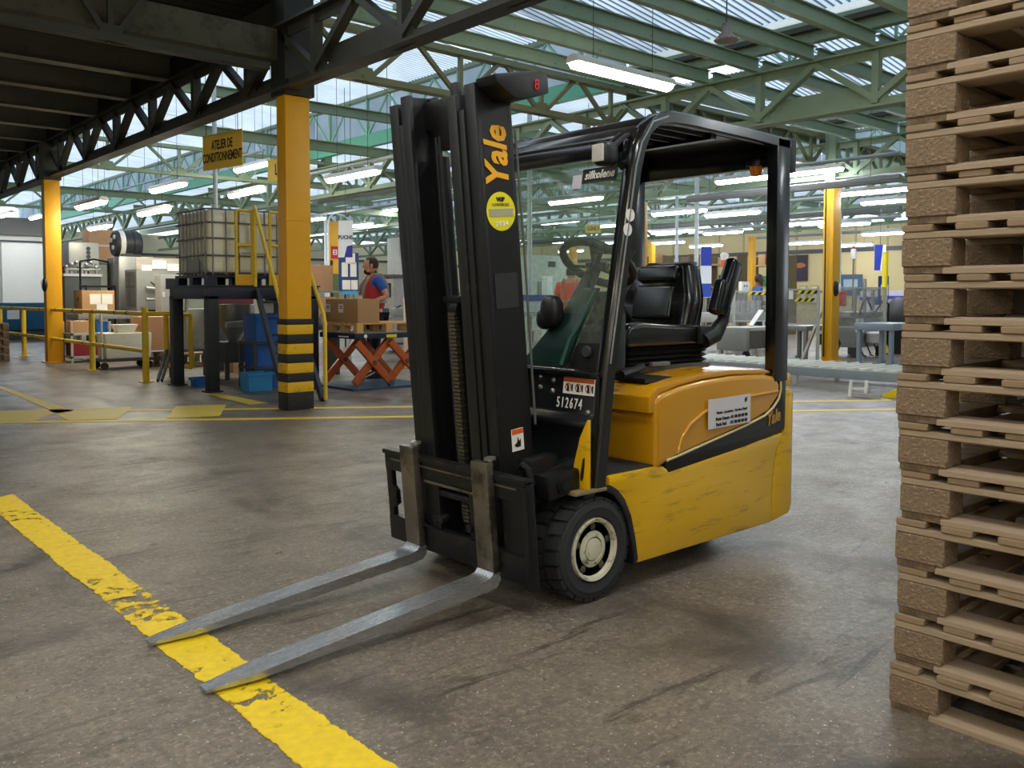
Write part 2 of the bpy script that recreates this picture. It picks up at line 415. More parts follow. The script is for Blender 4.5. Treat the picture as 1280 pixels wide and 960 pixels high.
# ---------------------------------------------------------------- roof
ceil = thing('ceiling', None, None, kind='structure')
def i_beam(x0, x1, h, w, t=0.012):
    m = MB()
    m.box(x0, x1, -w / 2, w / 2, 0, t); m.box(x0, x1, -w / 2, w / 2, h - t, h); m.box(x0, x1, -t / 2, t / 2, t, h - t)
    return m
# dark decking over the near bay (x < 4.4)
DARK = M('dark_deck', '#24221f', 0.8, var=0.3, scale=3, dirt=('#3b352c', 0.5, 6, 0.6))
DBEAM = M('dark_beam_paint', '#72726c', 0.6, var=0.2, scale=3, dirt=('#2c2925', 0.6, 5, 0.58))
MB().box(-9, 4.6, 8.7, 34, 4.36, 4.44).build('deck', DARK, ceil)
MB().box(4.36, 4.42, 8.75, 33.5, 4.05, 4.44).build('deck_edge', DARK, ceil)
bd = MB().box(-9, 4.5, 0, 0.19, 4.335, 4.36).build('deck_board', DARK, ceil); bd.location = (0, 8.75, 0)
for k in range(1, 60): share(bd, ceil, (0, 8.75 + 0.21 * k, 0))
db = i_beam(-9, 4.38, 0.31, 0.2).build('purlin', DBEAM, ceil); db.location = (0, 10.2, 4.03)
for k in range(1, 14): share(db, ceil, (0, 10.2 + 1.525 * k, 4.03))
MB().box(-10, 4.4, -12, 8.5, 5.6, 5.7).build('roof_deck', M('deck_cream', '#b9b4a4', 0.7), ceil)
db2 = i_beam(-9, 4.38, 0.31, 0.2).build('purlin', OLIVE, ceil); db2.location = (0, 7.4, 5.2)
for k in range(1, 10): share(db2, ceil, (0, 7.4 - 1.525 * k, 5.2))
# green purlins over the light bays
BAY = 5.45; X0 = 4.4
pb = i_beam(0, BAY - 0.1, 0.17, 0.085).build('purlin', GREEN, ceil); pb.location = (X0 + 0.05, 2.59, 4.04)
for k in range(5):
    step = 0.7625
    n = int((40 if k > 1 else 30) / (step * (1 if k < 2 else 2)))
    for i in range(-6, n):
        y = 2.59 + i * step * (1 if k < 2 else 2)
        if (k, i) == (0, 0) or y < -2 or y > 43 or (y > 8.4 and (k == 0 or (i % 4))): continue
        share(pb, ceil, (X0 + 0.05 + k * BAY, y, 4.04))
# translucent corrugated sheets, saw-tooth
def sheet_material(plain=False):
    m = bpy.data.materials.new('translucent_roof_sheet'); m.use_nodes = True
    nt = m.node_tree; N = nt.nodes; L = nt.links; N.clear()
    tc = N.new('ShaderNodeTexCoord')
    no = N.new('ShaderNodeTexNoise'); no.inputs['Scale'].default_value = 1.3; L.new(tc.outputs['Object'], no.inputs['Vector'])
    sx = N.new('ShaderNodeSeparateXYZ'); L.new(tc.outputs['Object'], sx.inputs[0])
    # corrugation shading painted into the colour as dark stripes along the ribs
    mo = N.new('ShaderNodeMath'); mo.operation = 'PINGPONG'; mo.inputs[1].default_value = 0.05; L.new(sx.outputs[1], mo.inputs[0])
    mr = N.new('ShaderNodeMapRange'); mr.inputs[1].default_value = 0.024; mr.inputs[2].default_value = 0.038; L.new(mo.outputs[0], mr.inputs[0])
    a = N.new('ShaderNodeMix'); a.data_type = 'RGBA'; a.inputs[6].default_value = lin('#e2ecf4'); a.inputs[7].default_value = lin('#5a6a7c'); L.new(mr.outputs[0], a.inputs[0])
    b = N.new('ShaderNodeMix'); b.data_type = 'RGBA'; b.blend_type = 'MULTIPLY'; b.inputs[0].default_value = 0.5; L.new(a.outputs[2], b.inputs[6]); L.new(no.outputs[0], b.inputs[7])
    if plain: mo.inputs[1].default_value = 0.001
    t = N.new('ShaderNodeBsdfTranslucent'); d = N.new('ShaderNodeBsdfDiffuse'); L.new(b.outputs[2], t.inputs[0]); L.new(b.outputs[2], d.inputs[0])
    x = N.new('ShaderNodeMixShader'); x.inputs[0].default_value = 0.2; L.new(t.outputs[0], x.inputs[1]); L.new(d.outputs[0], x.inputs[2])
    o = N.new('ShaderNodeOutputMaterial'); L.new(x.outputs[0], o.inputs[0])
    return m
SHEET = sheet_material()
SHEETG = M('grey_roof_lining', '#c9cdca', 0.7, var=0.06, scale=1.2)
PW = 3.05
def corr(pa, pb_, n):
    """corrugated sheet between ridge line pa and eaves line pb_ (x, z), ribs run down the slope, width PW along y"""
    m = MB(); bm = m.bm; prev = None
    nrm = Vector((pb_[1] - pa[1], 0, -(pb_[0] - pa[0]))).normalized()
    for i in range(n + 1):
        y = PW * i / n; h = 0.016 * math.cos(math.pi * i)
        a = bm.verts.new(Vector((pa[0], y, pa[1])) + nrm * h); b = bm.verts.new(Vector((pb_[0], y, pb_[1])) + nrm * h)
        if prev: bm.faces.new((prev[0], a, b, prev[1]))
        prev = (a, b)
    return m
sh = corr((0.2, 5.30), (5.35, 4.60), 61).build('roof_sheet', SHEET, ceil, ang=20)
sg = MB().hexa([(0, 0, 4.5), (0.2, 0, 5.32), (0.2, PW, 5.32), (0, PW, 4.5), (-0.03, 0, 4.5), (0.17, 0, 5.33), (0.17, PW, 5.33), (-0.03, PW, 4.5)]).build('roof_slope', SHEETG, ceil)
gu = MB().box(5.30, 5.42, 0, PW, 4.24, 4.50).build('gutter', MINT, ceil)
gu2 = MB().box(5.30, 5.42, 0, PW, 4.24, 4.50).build('gutter', GREEN, ceil)
ang_l = MB().box(5.2, 5.3, 0, PW, 4.36, 4.42).build('eaves_angle', OLIVE, ceil)
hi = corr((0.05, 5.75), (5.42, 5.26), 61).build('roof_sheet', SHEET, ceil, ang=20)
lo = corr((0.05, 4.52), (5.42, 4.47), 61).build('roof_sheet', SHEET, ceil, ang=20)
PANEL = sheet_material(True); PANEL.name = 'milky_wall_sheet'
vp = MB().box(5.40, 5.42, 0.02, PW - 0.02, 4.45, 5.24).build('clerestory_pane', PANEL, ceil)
ea = MB().box(5.28, 5.40, 0, PW, 5.20, 5.28).build('eaves_beam', GREEN, ceil)
used_ = set()
def put(o, k, y):
    if o.name not in used_: used_.add(o.name); o.location = (X0 + k * BAY, y, 0)
    else: share(o, ceil, (X0 + k * BAY, y, 0))
for k in range(5):
    for j in range(-5, 14):
        y = 8.6 + (j - 2) * PW
        if j < 2:
            for o in (sh, sg, gu2, ang_l): put(o, k, y)
        elif k % 2 == 0:
            for o in (hi, vp, ea, gu if k == 0 else gu2): put(o, k, y)
        else:
            for o in (lo, gu2): put(o, k, y)
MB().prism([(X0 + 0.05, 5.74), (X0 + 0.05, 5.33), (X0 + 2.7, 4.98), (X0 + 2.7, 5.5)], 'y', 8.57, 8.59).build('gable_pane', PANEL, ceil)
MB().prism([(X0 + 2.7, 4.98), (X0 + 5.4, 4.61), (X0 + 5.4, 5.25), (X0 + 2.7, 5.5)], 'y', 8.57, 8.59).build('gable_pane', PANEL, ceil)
# ridge girders (light lattice) under each saw tooth
gch = MB().box(-0.03, 0.03, -3, 8.4, 0, 0.06).build('girder_chord', GREEN, ceil); gch.location = (X0 + 1.25, 0, 5.06)
zz = MB()
for i in range(7):
    y = -3 + i * 1.5
    zz.bar((0, y, 0.0), (0, y + 0.75, -0.62), 0.03, 0.03); zz.bar((0, y + 0.75, -0.62), (0, y + 1.5, 0.0), 0.03, 0.03); zz.bar((0, y + 0.75, -0.62), (0, y + 0.75, 0), 0.035, 0.035)
gz_ = tag(zz.build('girder_lacing', M('lacing_mint_paint', '#8fc0a2', 0.5, var=0.1), ceil), kind='stuff'); gz_.location = (X0 + 1.25, 0, 5.06)
gc2 = share(gch, ceil, (X0 + 1.25, 0, 4.42))
for k in range(1, 4):
    share(gch, ceil, (X0 + k * BAY + 1.25, 0, 5.06)); share(gch, ceil, (X0 + k * BAY + 1.25, 0, 4.42)); share(gz_, ceil, (X0 + k * BAY + 1.25, 0, 5.06))
cl = MB()
for i in range(22):
    y = 8.7 + i * 1.5
    cl.bar((0, y, 5.2), (0, y + 0.75, 4.45), 0.035, 0.035); cl.bar((0, y + 0.75, 4.45), (0, y + 1.5, 5.2), 0.035, 0.035); cl.bar((0, y + 0.75, 4.45), (0, y + 0.75, 5.2), 0.06, 0.06)
cl = tag(cl.build('clerestory_lacing', MATS['lacing_mint_paint'], ceil), kind='stuff'); cl.location = (9.72, 0, 0); share(cl, ceil, (9.72 + 2 * BAY, 0, 0))
po = MB().box(-0.09, 0.09, -0.09, 0.09, 4.2, 5.2).build('roof_post', GREEN, ceil); po.location = (9.85 + 0.2, 8.6, 0)
for (x, y) in ((9.85, 17.7), (15.3, 8.6), (15.3, 17.7), (20.75, 8.6), (20.75, 17.7), (15.3, 4.0)): share(po, ceil, (x + 0.2, y, 0))

# lattice trusses along Y
def truss(label, X, y0, y1, mat, zb=3.37, zt=4.0, plate_h=0.0):
    t = thing('roof_truss', label, 'roof truss', (X, 0, 0))
    MB().box(-0.10, 0.10, y0, y1, zb, zb + 0.025).box(-0.012, 0.012, y0, y1, zb + 0.025, zb + 0.11).build('bottom_chord', mat, t)
    MB().box(-0.10, 0.10, y0, y1, zt + 0.02, zt + 0.045).box(-0.012, 0.012, y0, y1, zt - 0.08, zt + 0.02).build('top_chord', mat, t)
    y = 6.40
    while y > y0 + 1: y -= 1.525
    d1 = MB().bar((0, 0, zb + 0.1), (0, 0.76, zt), 0.10, 0.07).build('diagonal', mat, t); d1.location = (0, y, 0)
    d2 = MB().bar((0, 0, zb + 0.1), (0, -0.76, zt), 0.10, 0.07).build('diagonal', mat, t); d2.location = (0, y, 0)
    v = MB().box(-0.05, 0.05, -0.04, 0.04, zb + 0.05, zt).build('vertical', mat, t); v.location = (0, y, 0)
    g = MB().prism([(-0.16, zb), (0.16, zb), (0.12, zb + 0.22), (-0.12, zb + 0.22)], 'x', -0.015, 0.015).build('gusset', mat, t); g.location = (0, y, 0)
    y += 1.525
    while y < y1 - 0.8:
        for o in (d1, d2, v, g): share(o, t, (0, y, 0))
        y += 1.525
    return t
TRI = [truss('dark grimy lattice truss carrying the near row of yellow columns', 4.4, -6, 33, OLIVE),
       truss('green lattice truss nearest behind the forklift, ending at the pallet stack', 9.85, -4, 43, GREEN),
       truss('green lattice truss resting on the column row beyond the forklift', 15.3, -4, 43, GREEN),
       truss('green lattice truss over the far assembly lines', 20.75, -4, 43, GREEN),
       truss('farthest green lattice truss in front of the beige wall', 26.2, -4, 43, GREEN)]
for t, mats in ((TRI[1], GREEN), (TRI[2], GREEN)):
    MB().box(0.03, 0.05, 4.9, 6.2, 3.4, 3.66).build('web_plate', mats, t)
MB().box(0.03, 0.05, 6.6, 7.75, 3.42, 3.66).build('web_plate', OLIVE, TRI[0])
MB().box(0.03, 0.05, 8.9, 10.9, 3.42, 3.58).build('web_plate', OLIVE, TRI[0])
MB().box(0.03, 0.05, 11.1, 15.4, 3.42, 3.58).build('web_plate', OLIVE, TRI[0])
# lattice trusses along X on the column lines
def xtruss(label, Y, x0, x1, mat, zb=3.62, zt=4.22):
    t = thing('cross_truss', label, 'roof truss', (0, Y, 0))
    MB().box(x0, x1, -0.07, 0.07, zb, zb + 0.07).build('bottom_chord', mat, t)
    MB().box(x0, x1, -0.07, 0.07, zt - 0.07, zt).build('top_chord', mat, t)
    s = 1.36; x = x0 + 0.1; made = None
    while x + s < x1:
        if made is None:
            made = [MB().bar((0, 0, zt), (s / 2, 0, zb), 0.05, 0.05).build('diagonal', mat, t), MB().bar((s / 2, 0, zb), (s, 0, zt), 0.05, 0.05).build('diagonal', mat, t),
                    MB().box(s / 2 - 0.025, s / 2 + 0.025, -0.025, 0.025, zb, zt).build('vertical', mat, t),
                    MB().prism([(s / 2 - 0.14, zb), (s / 2 + 0.14, zb), (s / 2 + 0.08, zb + 0.16), (s / 2 - 0.08, zb + 0.16)], 'y', -0.03, 0.03).build('gusset', mat, t)]
            for o in made: o.location = (x, 0, 0)
        else:
            for o in made: share(o, t, (x, 0, 0))
        x += s
    return t
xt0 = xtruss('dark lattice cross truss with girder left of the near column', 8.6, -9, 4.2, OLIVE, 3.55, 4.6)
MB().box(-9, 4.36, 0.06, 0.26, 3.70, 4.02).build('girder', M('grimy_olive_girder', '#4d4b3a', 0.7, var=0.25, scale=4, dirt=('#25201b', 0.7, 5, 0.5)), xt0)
OLG = M('olive_green_paint', '#737757', 0.55, var=0.16, scale=3, dirt=('#443c2c', 0.6, 8, 0.58))
xtruss('olive lattice cross truss running right from the striped column', 8.6, 4.6, 30, OLG)
xtruss('green lattice cross truss two bays behind the platform', 17.7, 4.6, 30, GREEN)
xtruss('green lattice cross truss at the far end of the hall', 26.8, 4.6, 30, GREEN)
tb = MB().box(4.5, 15, -0.06, 0.06, 0, 0.14)
for k, (Y, z, lb) in enumerate(((13.1, 4.24, 'upper green tie beam behind the forklift mast'), (13.1, 3.62, 'lower green tie beam behind the forklift mast'), (22.3, 3.6, 'green tie beam far behind the plastic tank'))):
    b_ = i_beam(4.5, 15.2, 0.16, 0.12).build('tie_beam', GREEN, loc=(0, Y, z)); tag(b_, lb, 'beam')
tb.bm.free()

# ---------------------------------------------------------------- columns
YGRIME = M('hazard_yellow', '#dfae14', 0.5, var=0.12, scale=6, dirt=('#2a241a', 0.75, 10, 0.56))
STRB = M('hazard_black', '#1b1a18', 0.6, var=0.3, scale=8, dirt=('#8a6a1a', 0.7, 16, 0.62))
def column(x, y, label, h=3.33, hazard=False, col=YEL, wx=0.27, wy=0.2):
    t = thing('column', label, 'column', (x, y, 0))
    def sect(z0, z1, g=0.0):
        return MB().box(-wx / 2 - g, wx / 2 + g, -wy / 2 - g, wy / 2 + g, z0, z1, 0.008)
    sect(0.0 if not hazard else 0.93, h).build('shaft', col, t)
    if hazard:
        zs = (0, .19, .30, .395, .505, .60, .71, .81, .915)
        for i in range(8):
            sect(zs[i], zs[i + 1], 0.012).build('band', STRB if i % 2 == 0 else YGRIME, t)
        sect(0.915, 0.975, 0.016).build('band', STRB, t)
        MB().box(-wx / 2 - 0.006, wx / 2 + 0.006, -wy / 2 - 0.006, wy / 2 + 0.006, 2.02, 2.05).build('collar', col, t)
    else:
        sect(0, 0.02, 0.06).build('foot_plate', col, t)
    return t
c0 = column(4.52, 8.66, 'yellow column with black hazard bands around its foot', hazard=True, wx=0.285, wy=0.2)
MB().box(-0.17, 0.17, -0.16, 0.16, 3.33, 4.75).build('column_head', M('black_steel', '#191a18', 0.6, var=0.3), c0)
c1 = column(4.38, 17.72, 'yellow column at the left end of the yellow rail')
MB().box(-0.15, 0.15, -0.15, 0.15, 3.33, 4.0).build('column_head', OLIVE, c1)
MB().ell((-0.15, -0.06, 1.42), 0.05, 0.07, 0.13).build('phone', BLK, c1)
MB().box(-0.205, -0.19, -0.08, -0.03, 1.40, 1.50).build('phone_dial', WHITE, c1)
c2 = column(15.27, 8.36, 'yellow column with a telephone left of the pallet stack', h=3.25)
MB().ell((-0.02, -0.11, 1.36), 0.08, 0.05, 0.15).build('phone', BLK, c2)
MB().ell((0.02, -0.16, 1.36), 0.04, 0.03, 0.09).build('phone_dial', WHITE, c2)
MB().box(-0.1, 0.1, -0.1, 0.1, 3.25, 4.2).build('column_head', GREEN, c2)
MB().tube([(-0.2, 0.02, 3.3), (-0.19, 0.02, 1.5), (-0.2, 0.02, 0.1)], 0.015, 6).build('cable', BLK, c2)
cx = at(416, 300, 27.0)
c3 = column(cx.x, cx.y, 'yellow column behind the worker in the red vest', h=3.5)
MB().box(-0.14, 0.14, -0.112, -0.105, 0.9, 1.9).build('peeling_patch', M('peeled_green_paint', '#5c6a3a', 0.6, var=0.2, dirt=('#c99512', 0.9, 5, 0.55)), c3)
MB().box(-0.13, 0.13, -0.118, -0.112, 2.36, 2.74).build('notice', M('red_notice', '#c4231f', 0.5), c3)
lettering('EI', 0.22, PAPER, c3, (0, -0.12, 2.55), (1, 0, 0), (0, 0, 1), fat=0.005)
MB().tube([(-0.22, -0.1, 0.9), (-0.22, -0.1, 3.4), (-0.16, -0.1, 3.62), (0, -0.1, 3.75), (0.3, -0.1, 3.7), (0.6, -0.1, 3.55)], 0.025, 6).build('cable', WHITE, c3)
cx = at(940, 330, 26.4)
column(cx.x, cx.y, 'yellow column behind the worker in blue', h=3.0, wx=0.2, wy=0.15)
cx = at(803, 320, 14.5)
column(cx.x, cx.y, 'broad yellow post behind the forklift seat', h=2.75, wx=0.13, wy=0.1)
cx = at(815, 320, 20.5)
column(cx.x, cx.y, 'slim yellow post just right of the broad post behind the seat', h=2.45, wx=0.13, wy=0.1)
cx = at(716, 330, 33)
column(cx.x, cx.y, 'distant yellow column seen through the forklift windscreen', h=3.0)
# ---------------------------------------------------------------- lamps
TUBE = glow('lamp_light_warm', '#fff3d6', LAMP_POWER)
TUBEW = glow('lamp_light_white', '#f6fbff', LAMP_POWER)
HOUS = M('lamp_housing', '#d9d9d2', 0.4, var=0.04)
def make_lamp(length, mat, name='fluorescent_light'):
    t = thing(name, 'x', 'ceiling light')
    h = length / 2
    ho = MB().prism([(-0.085, 0), (0.085, 0), (0.07, 0.05), (0.045, 0.075), (-0.045, 0.075), (-0.07, 0.05)], 'y', -h, h, 0.006).build('housing', HOUS, t)
    rings = []
    for f, s in ((-1, 0.35), (-0.985, 0.8), (-0.95, 1), (0.95, 1), (0.985, 0.8), (1, 0.35)):
        rings.append([(0.075 * s * math.cos(a), f * h * 0.99, -0.002 + 0.062 * s * math.sin(a)) for a in [math.pi + math.pi * k / 8 for k in range(9)]])
    di = MB().loft(rings).build('diffuser', mat, t)
    for y in (-h * 0.6, h * 0.6):
        MB().cyl((0, 0, 0), (0, 0, 1.0), 0.004, n=5).build('hanger_wire', DGREY, t, loc=(0, y, 0.07))
    return t, tree_of(t)
LW = make_lamp(1.5, TUBE); LC = make_lamp(1.5, TUBEW)
used = {0: False, 1: False}
def roof_z(x, y):
    if x < 4.4: return 4.36 if y > 8.7 else 5.6
    if y < 8.5: return 4.6
    k = int((x - 4.4) / BAY); f = ((x - 4.4) - k * BAY) / BAY
    return 5.75 - 0.49 * f if k % 2 == 0 else 4.52 - 0.05 * f
def lamp(x, y, z, label, white=0, rz=0.0, group=None):
    src, ch = (LC if white else LW)
    if not used[white]:
        used[white] = True; src.location = (x, y, z); src.rotation_euler = (0, 0, rz); src['label'] = label; o = src
    else: o = copy_tree(src, ch, (x, y, z), label, rz)
    if group: o['group'] = group
    for c in [c for c in COL.objects if c.parent == o and c.name.startswith('hanger')]: c.scale.z = max(0.1, roof_z(x, y) - z - 0.07)
    return o
lamp(6.85, 6.05, 3.47, 'large bright ceiling light hanging above the forklift roof, aligned with the purlins', rz=math.pi / 2)
for x, y, z, lb in ((7.26, 12.0, 3.10, 'bright hanging light between the striped column and the forklift mast'),
    (5.73, 15.6, 3.13, 'hanging light left of the yellow workshop sign'),
    (7.9, 17.2, 3.34, 'hanging light right above the yellow ladder rails of the platform'),
    (7.68, 16.4, 3.76, 'hanging light directly right of the yellow workshop sign'),
    (4.8, 16.8, 2.86, 'hanging light just right of the left yellow column, upper one'),
    (6.11, 17.4, 2.86, 'hanging light above the round grey motor, right of it'),
    (6.47, 22.0, 2.85, 'small hanging light above the grey machine cabinets, lowest of the left group')):
    lamp(x, y, z, lb)
for k, (px, py, D, lb) in enumerate(((8, 268, 28, 'white light at the left frame edge over the white wall'), (46, 271, 29, 'white light touching the left yellow column'),
    (388, 274, 24, 'light half hidden right of the striped column, by its collar'), (352, 291, 26, 'light half hidden left of the striped column, below the ladder top'),
    (497, 261, 26, 'light half hidden left of the forklift mast'), (449, 281, 28, 'light above the white and blue banner'), (395, 292, 31, 'small distant light right of the striped column'))):
    p = at(px, py, D); lamp(p.x, p.y, p.z, lb, 1)
for x, y, z, lb in ((13.02, 12.8, 3.2, 'topmost light seen through the forklift windscreen'), (17.29, 17.6, 3.3, 'light in the second row through the windscreen, left one'),
    (19.29, 17.7, 3.3, 'light in the second row through the windscreen, by the yellow line sign'), (20.75, 20.7, 3.05, 'light in the third row through the windscreen, left one'),
    (26.1, 23.7, 3.35, 'light in the third row through the windscreen, right one'), (27.6, 27.4, 3.2, 'lowest and smallest light seen through the windscreen'),
    (15.91, 12.4, 3.11, 'upper left light in the opening above the seat'), (17.52, 12.1, 3.15, 'upper right light in the opening above the seat'),
    (19.88, 15.7, 3.05, 'middle left light above the seat'), (24.25, 17.1, 3.3, 'middle right light above the seat'),
    (26.07, 20.8, 3.22, 'lower left light above the seat, partly behind the yellow posts'), (28.13, 20.6, 3.16, 'lower right light above the seat back')):
    lamp(x, y, z, lb, 1)
for px, py, z, lb in ((940, 222, 3.3, 'light under the forklift roof behind the orange beacon'), (1006, 215, 3.5, 'light just right of the forklift rear roof post, upper one'),
    (1095, 238, 3.25, 'big white light left of the pallet stack, upper one'), (1118, 250, 3.3, 'white light touching the pallet stack edge, under the big one'),
    (1006, 278, 3.2, 'light between the roof post and the telephone column, upper'), (1055, 280, 3.2, 'light right behind the telephone column'),
    (1108, 291, 3.1, 'light beside the pallet stack, third from the top there'), (1008, 303, 3.1, 'light between the roof post and the telephone column, lower'),
    (1065, 306, 3.02, 'lowest light right of the telephone column, against the beige wall')):
    p = on(2, z, px, py)
    if p.x > 30: 
        D = 26.5; p = at(px, py, D)
    lamp(p.x, p.y, p.z, lb, 1)
# unseen lamps added behind and above the camera to light the near hall
for k, (x, y) in enumerate([(a, b) for a in (-7.5, -4.5, -1.5, 1.5) for b in (-9.5, -6.0, -2.5)] + [(-7.5, 1.0), (-4.5, 1.0), (-1.5, 1.0), (1.2, 1.2), (-4.5, 4.5), (-1.5, 4.5), (1.6, 4.4), (3.4, 1.4), (6.5, -1.5), (6.5, -5.0), (6.5, 2.2), (10.5, -2.5), (-4.5, 6.9)]):
    lamp(x, y, 3.75, 'unseen hanging light added to brighten the near floor and forklift', k % 2, group='added unseen lights')
# bell lamp
t = thing('pendant_lamp', 'rusty bell shaped pendant lamp hanging from the green purlins', 'ceiling light', tuple(at(908, 48, 9.2)))
MB().lathe([(0.02, 0.16), (0.05, 0.15), (0.055, 0.06), (0.13, -0.02), (0.12, -0.03), (0.03, 0.0)], (0, 0, 0), 'z', 18).build('shade', M('rusty_enamel', '#8a7f7c', 0.6, var=0.3, dirt=('#6a3523', 0.8, 12, 0.5)), t)
MB().cyl((0, 0, 0.15), (0, 0, 0.5), 0.008, n=6).build('stem', DGREY, t)

# ---------------------------------------------------------------- pipes and trays along the hall
def run(label, pts, r, mat=PIPE, name='pipe'):
    o = tag(MB().tube(pts, r, 8).build(name, mat), label, 'pipe')
    a, b = Vector(pts[0]), Vector(pts[-1])
    if abs(a.y - b.y) > 2:
        for f in (0.12, 0.5, 0.88):
            p = a.lerp(b, f); MB().cyl((p.x, p.y, p.z), (p.x, p.y, roof_z(p.x, p.y) + 0.02), 0.005, n=5).build('hanger_rod', DGREY, o)
    return o
def line_px(label, x0, y0, x1, y1, X, r, mat=PIPE, name='pipe', ext=(0, 0)):
    a, b = on(0, X, x0, y0), on(0, X, x1, y1); z = (a.z + b.z) / 2
    return run(label, [(X, a.y + ext[0], z), (X, b.y - ext[1], z)], r, mat, name)
line_px('thin pale conduit running past the yellow workshop sign', 60, 256, 330, 198, 7.0, 0.022)
line_px('pale conduit between the striped column and the mast, upper', 385, 216, 500, 196, 8.2, 0.03)
line_px('thick grey pipe above the distant banner', 400, 252, 510, 234, 10.5, 0.06, GREY)
line_px('thin pipe below the thick one left of the mast', 395, 268, 512, 254, 12.4, 0.035)
line_px('pale conduit just right of the rear roof post, upper', 996, 206, 1126, 192, 12.6, 0.03)
line_px('thick grey pipe crossing behind the rear roof post', 860, 252, 1126, 219, 14.6, 0.07, GREY)
line_px('pale busbar with lamps crossing above the seat', 655, 282, 1126, 237, 17.0, 0.04)
line_px('second thick grey pipe above the seat', 820, 283, 1126, 262, 21.5, 0.08, GREY)
line_px('thin pale pipe below the second thick one', 820, 293, 1126, 268, 22.5, 0.04)
line_px('lowest pale pipe before the beige wall', 940, 300, 1126, 284, 26.5, 0.05)
line_px('pale conduit through the top of the windscreen', 655, 252, 830, 231, 11.0, 0.03)
line_px('dark pipe through the middle of the windscreen', 655, 305, 800, 292, 20.0, 0.07, DGREY)
for px, y0, D, lb in ((871, 262, 18, 'white vertical conduit above the forklift seat'), (1050, 285, 22, 'white vertical pipe right of the telephone column'), (662, 285, 16, 'thin vertical pipe seen at the left of the windscreen'),
                      (846, 300, 24, 'blue grey vertical post left of the seat back'), (268, 160, 12.8, 'white vertical cable duct above the plastic tank'), (407, 300, 26, 'white vertical pipe left of the worker in the red vest')):
    p = at(px, y0, D); hgt = p.z
    run(lb, [(p.x, p.y, 0.0 if px != 268 else 2.3), (p.x, p.y, max(hgt + 0.3, roof_z(p.x, p.y)))], 0.045 if D > 15 else 0.035, M('pale_post', '#c9d2d6', 0.5))

# ---------------------------------------------------------------- hanging signs
SIGNY = M('sign_yellow', '#ffd04a', 0.5, var=0.04)
def sign(label, px0, px1, py0, py1, D, txt, size, beta=39, sx=0.62):
    c = at((px0 + px1) / 2, (py0 + py1) / 2, D); be = math.radians(beta)
    r = _rt * math.cos(be) - _fw * math.sin(be); up = Vector((0, 0, 1)); n = r.cross(up)
    w = (px1 - px0) * D / (F_PX * math.cos(be) + ((px0 + px1) / 2 - 640) * math.sin(be)); h = (py1 - py0) / F_PX * D
    t = thing('hanging_sign', label, 'sign', tuple(c))
    plate(n * -0.01, r, up, w, h, 0.01).build('board', SIGNY, t)
    lettering(txt, size, INK, t, tuple(n * 0.002), r, up, fat=0.003, line=0.95, sx=sx)
    for q in (-0.4, 0.4):
        MB().cyl(tuple(r * w * q + up * h / 2), tuple(r * w * q + up * (roof_z(c.x, c.y) - c.z)), 0.005, n=5).build('hanger_wire', DGREY, t)
    return t
# the board hangs along the aisle (parallel to Y-ish), seen obliquely
sign('yellow hanging sign reading ATELIER DE CONDITIONNEMENT left of the striped column', 253, 302, 166, 210, 11.6, 'ATELIER DE\nCONDITIONNEMENT', 0.17, sx=0.55)
sign('yellow hanging sign reading LIGNE 2, half hidden by the striped column', 334, 383, 197, 224, 14.2, 'LIGNE 2', 0.26, sx=0.7)
sign('small yellow line sign seen through the windscreen', 732, 751, 281, 291, 22, 'LIGNE 3', 0.13, beta=0)
sign('small yellow sign half hidden behind the striped column, lower one', 372, 382, 256, 268, 20, 'L', 0.15, beta=20)
# ---------------------------------------------------------------- forklift (x towards its rear, y to its right side, origin under the front axle)
FL = thing('forklift', 'yellow and black electric forklift with lowered steel forks on the concrete floor', 'forklift', (2.535, 2.86, 0))
FY = M('forklift_yellow', '#dfae08', 0.33, var=0.12, scale=2.2, coat=0.3, dirt=('#54431c', 0.6, 6, 0.55), stretch=(0.6, 1, 4.0))
FO = M('hood_yellow', '#cf9210', 0.24, var=0.06, scale=3, coat=0.6, dirt=('#8a661c', 0.35, 6, 0.62))
FB = M('mast_black', '#17181a', 0.42, 0.1, var=0.25, scale=7, dirt=('#3d372e', 0.5, 9, 0.6), bump=0.04)
FG = M('guard_black', '#101113', 0.22, var=0.15, coat=0.5)
FD = M('carriage_black', '#1c1d1f', 0.4, 0.35, var=0.3, scale=12, dirt=('#4f4a42', 0.6, 14, 0.58), bump=0.1)
FS = M('fork_steel', '#b4b7ba', 0.27, 0.8, var=0.2, scale=9, stretch=(1, 6, 6), dirt=('#6a645c', 0.35, 9, 0.62))
FSD = M('fork_shank_steel', '#8a847b', 0.33, 0.85, var=0.3, scale=6, dirt=('#2a2725', 0.7, 5, 0.5))
LEA = M('seat_vinyl', '#0e0f10', 0.24, var=0.1, coat=0.25, bump=0.03)
CHAIN = M('oily_chain', '#6b665a', 0.4, 0.7, var=0.3)
TILT = math.radians(5.0)
def TM(): return Matrix.Translation((-0.2, 0, 0.2)) @ Matrix.Rotation(-TILT, 4, 'Y') @ Matrix.Translation((0.2, 0, -0.2))
TM = TM()
def mastpart(name, mb, mat):
    mb.bm.transform(TM); return mb.build(name, mat, FL)
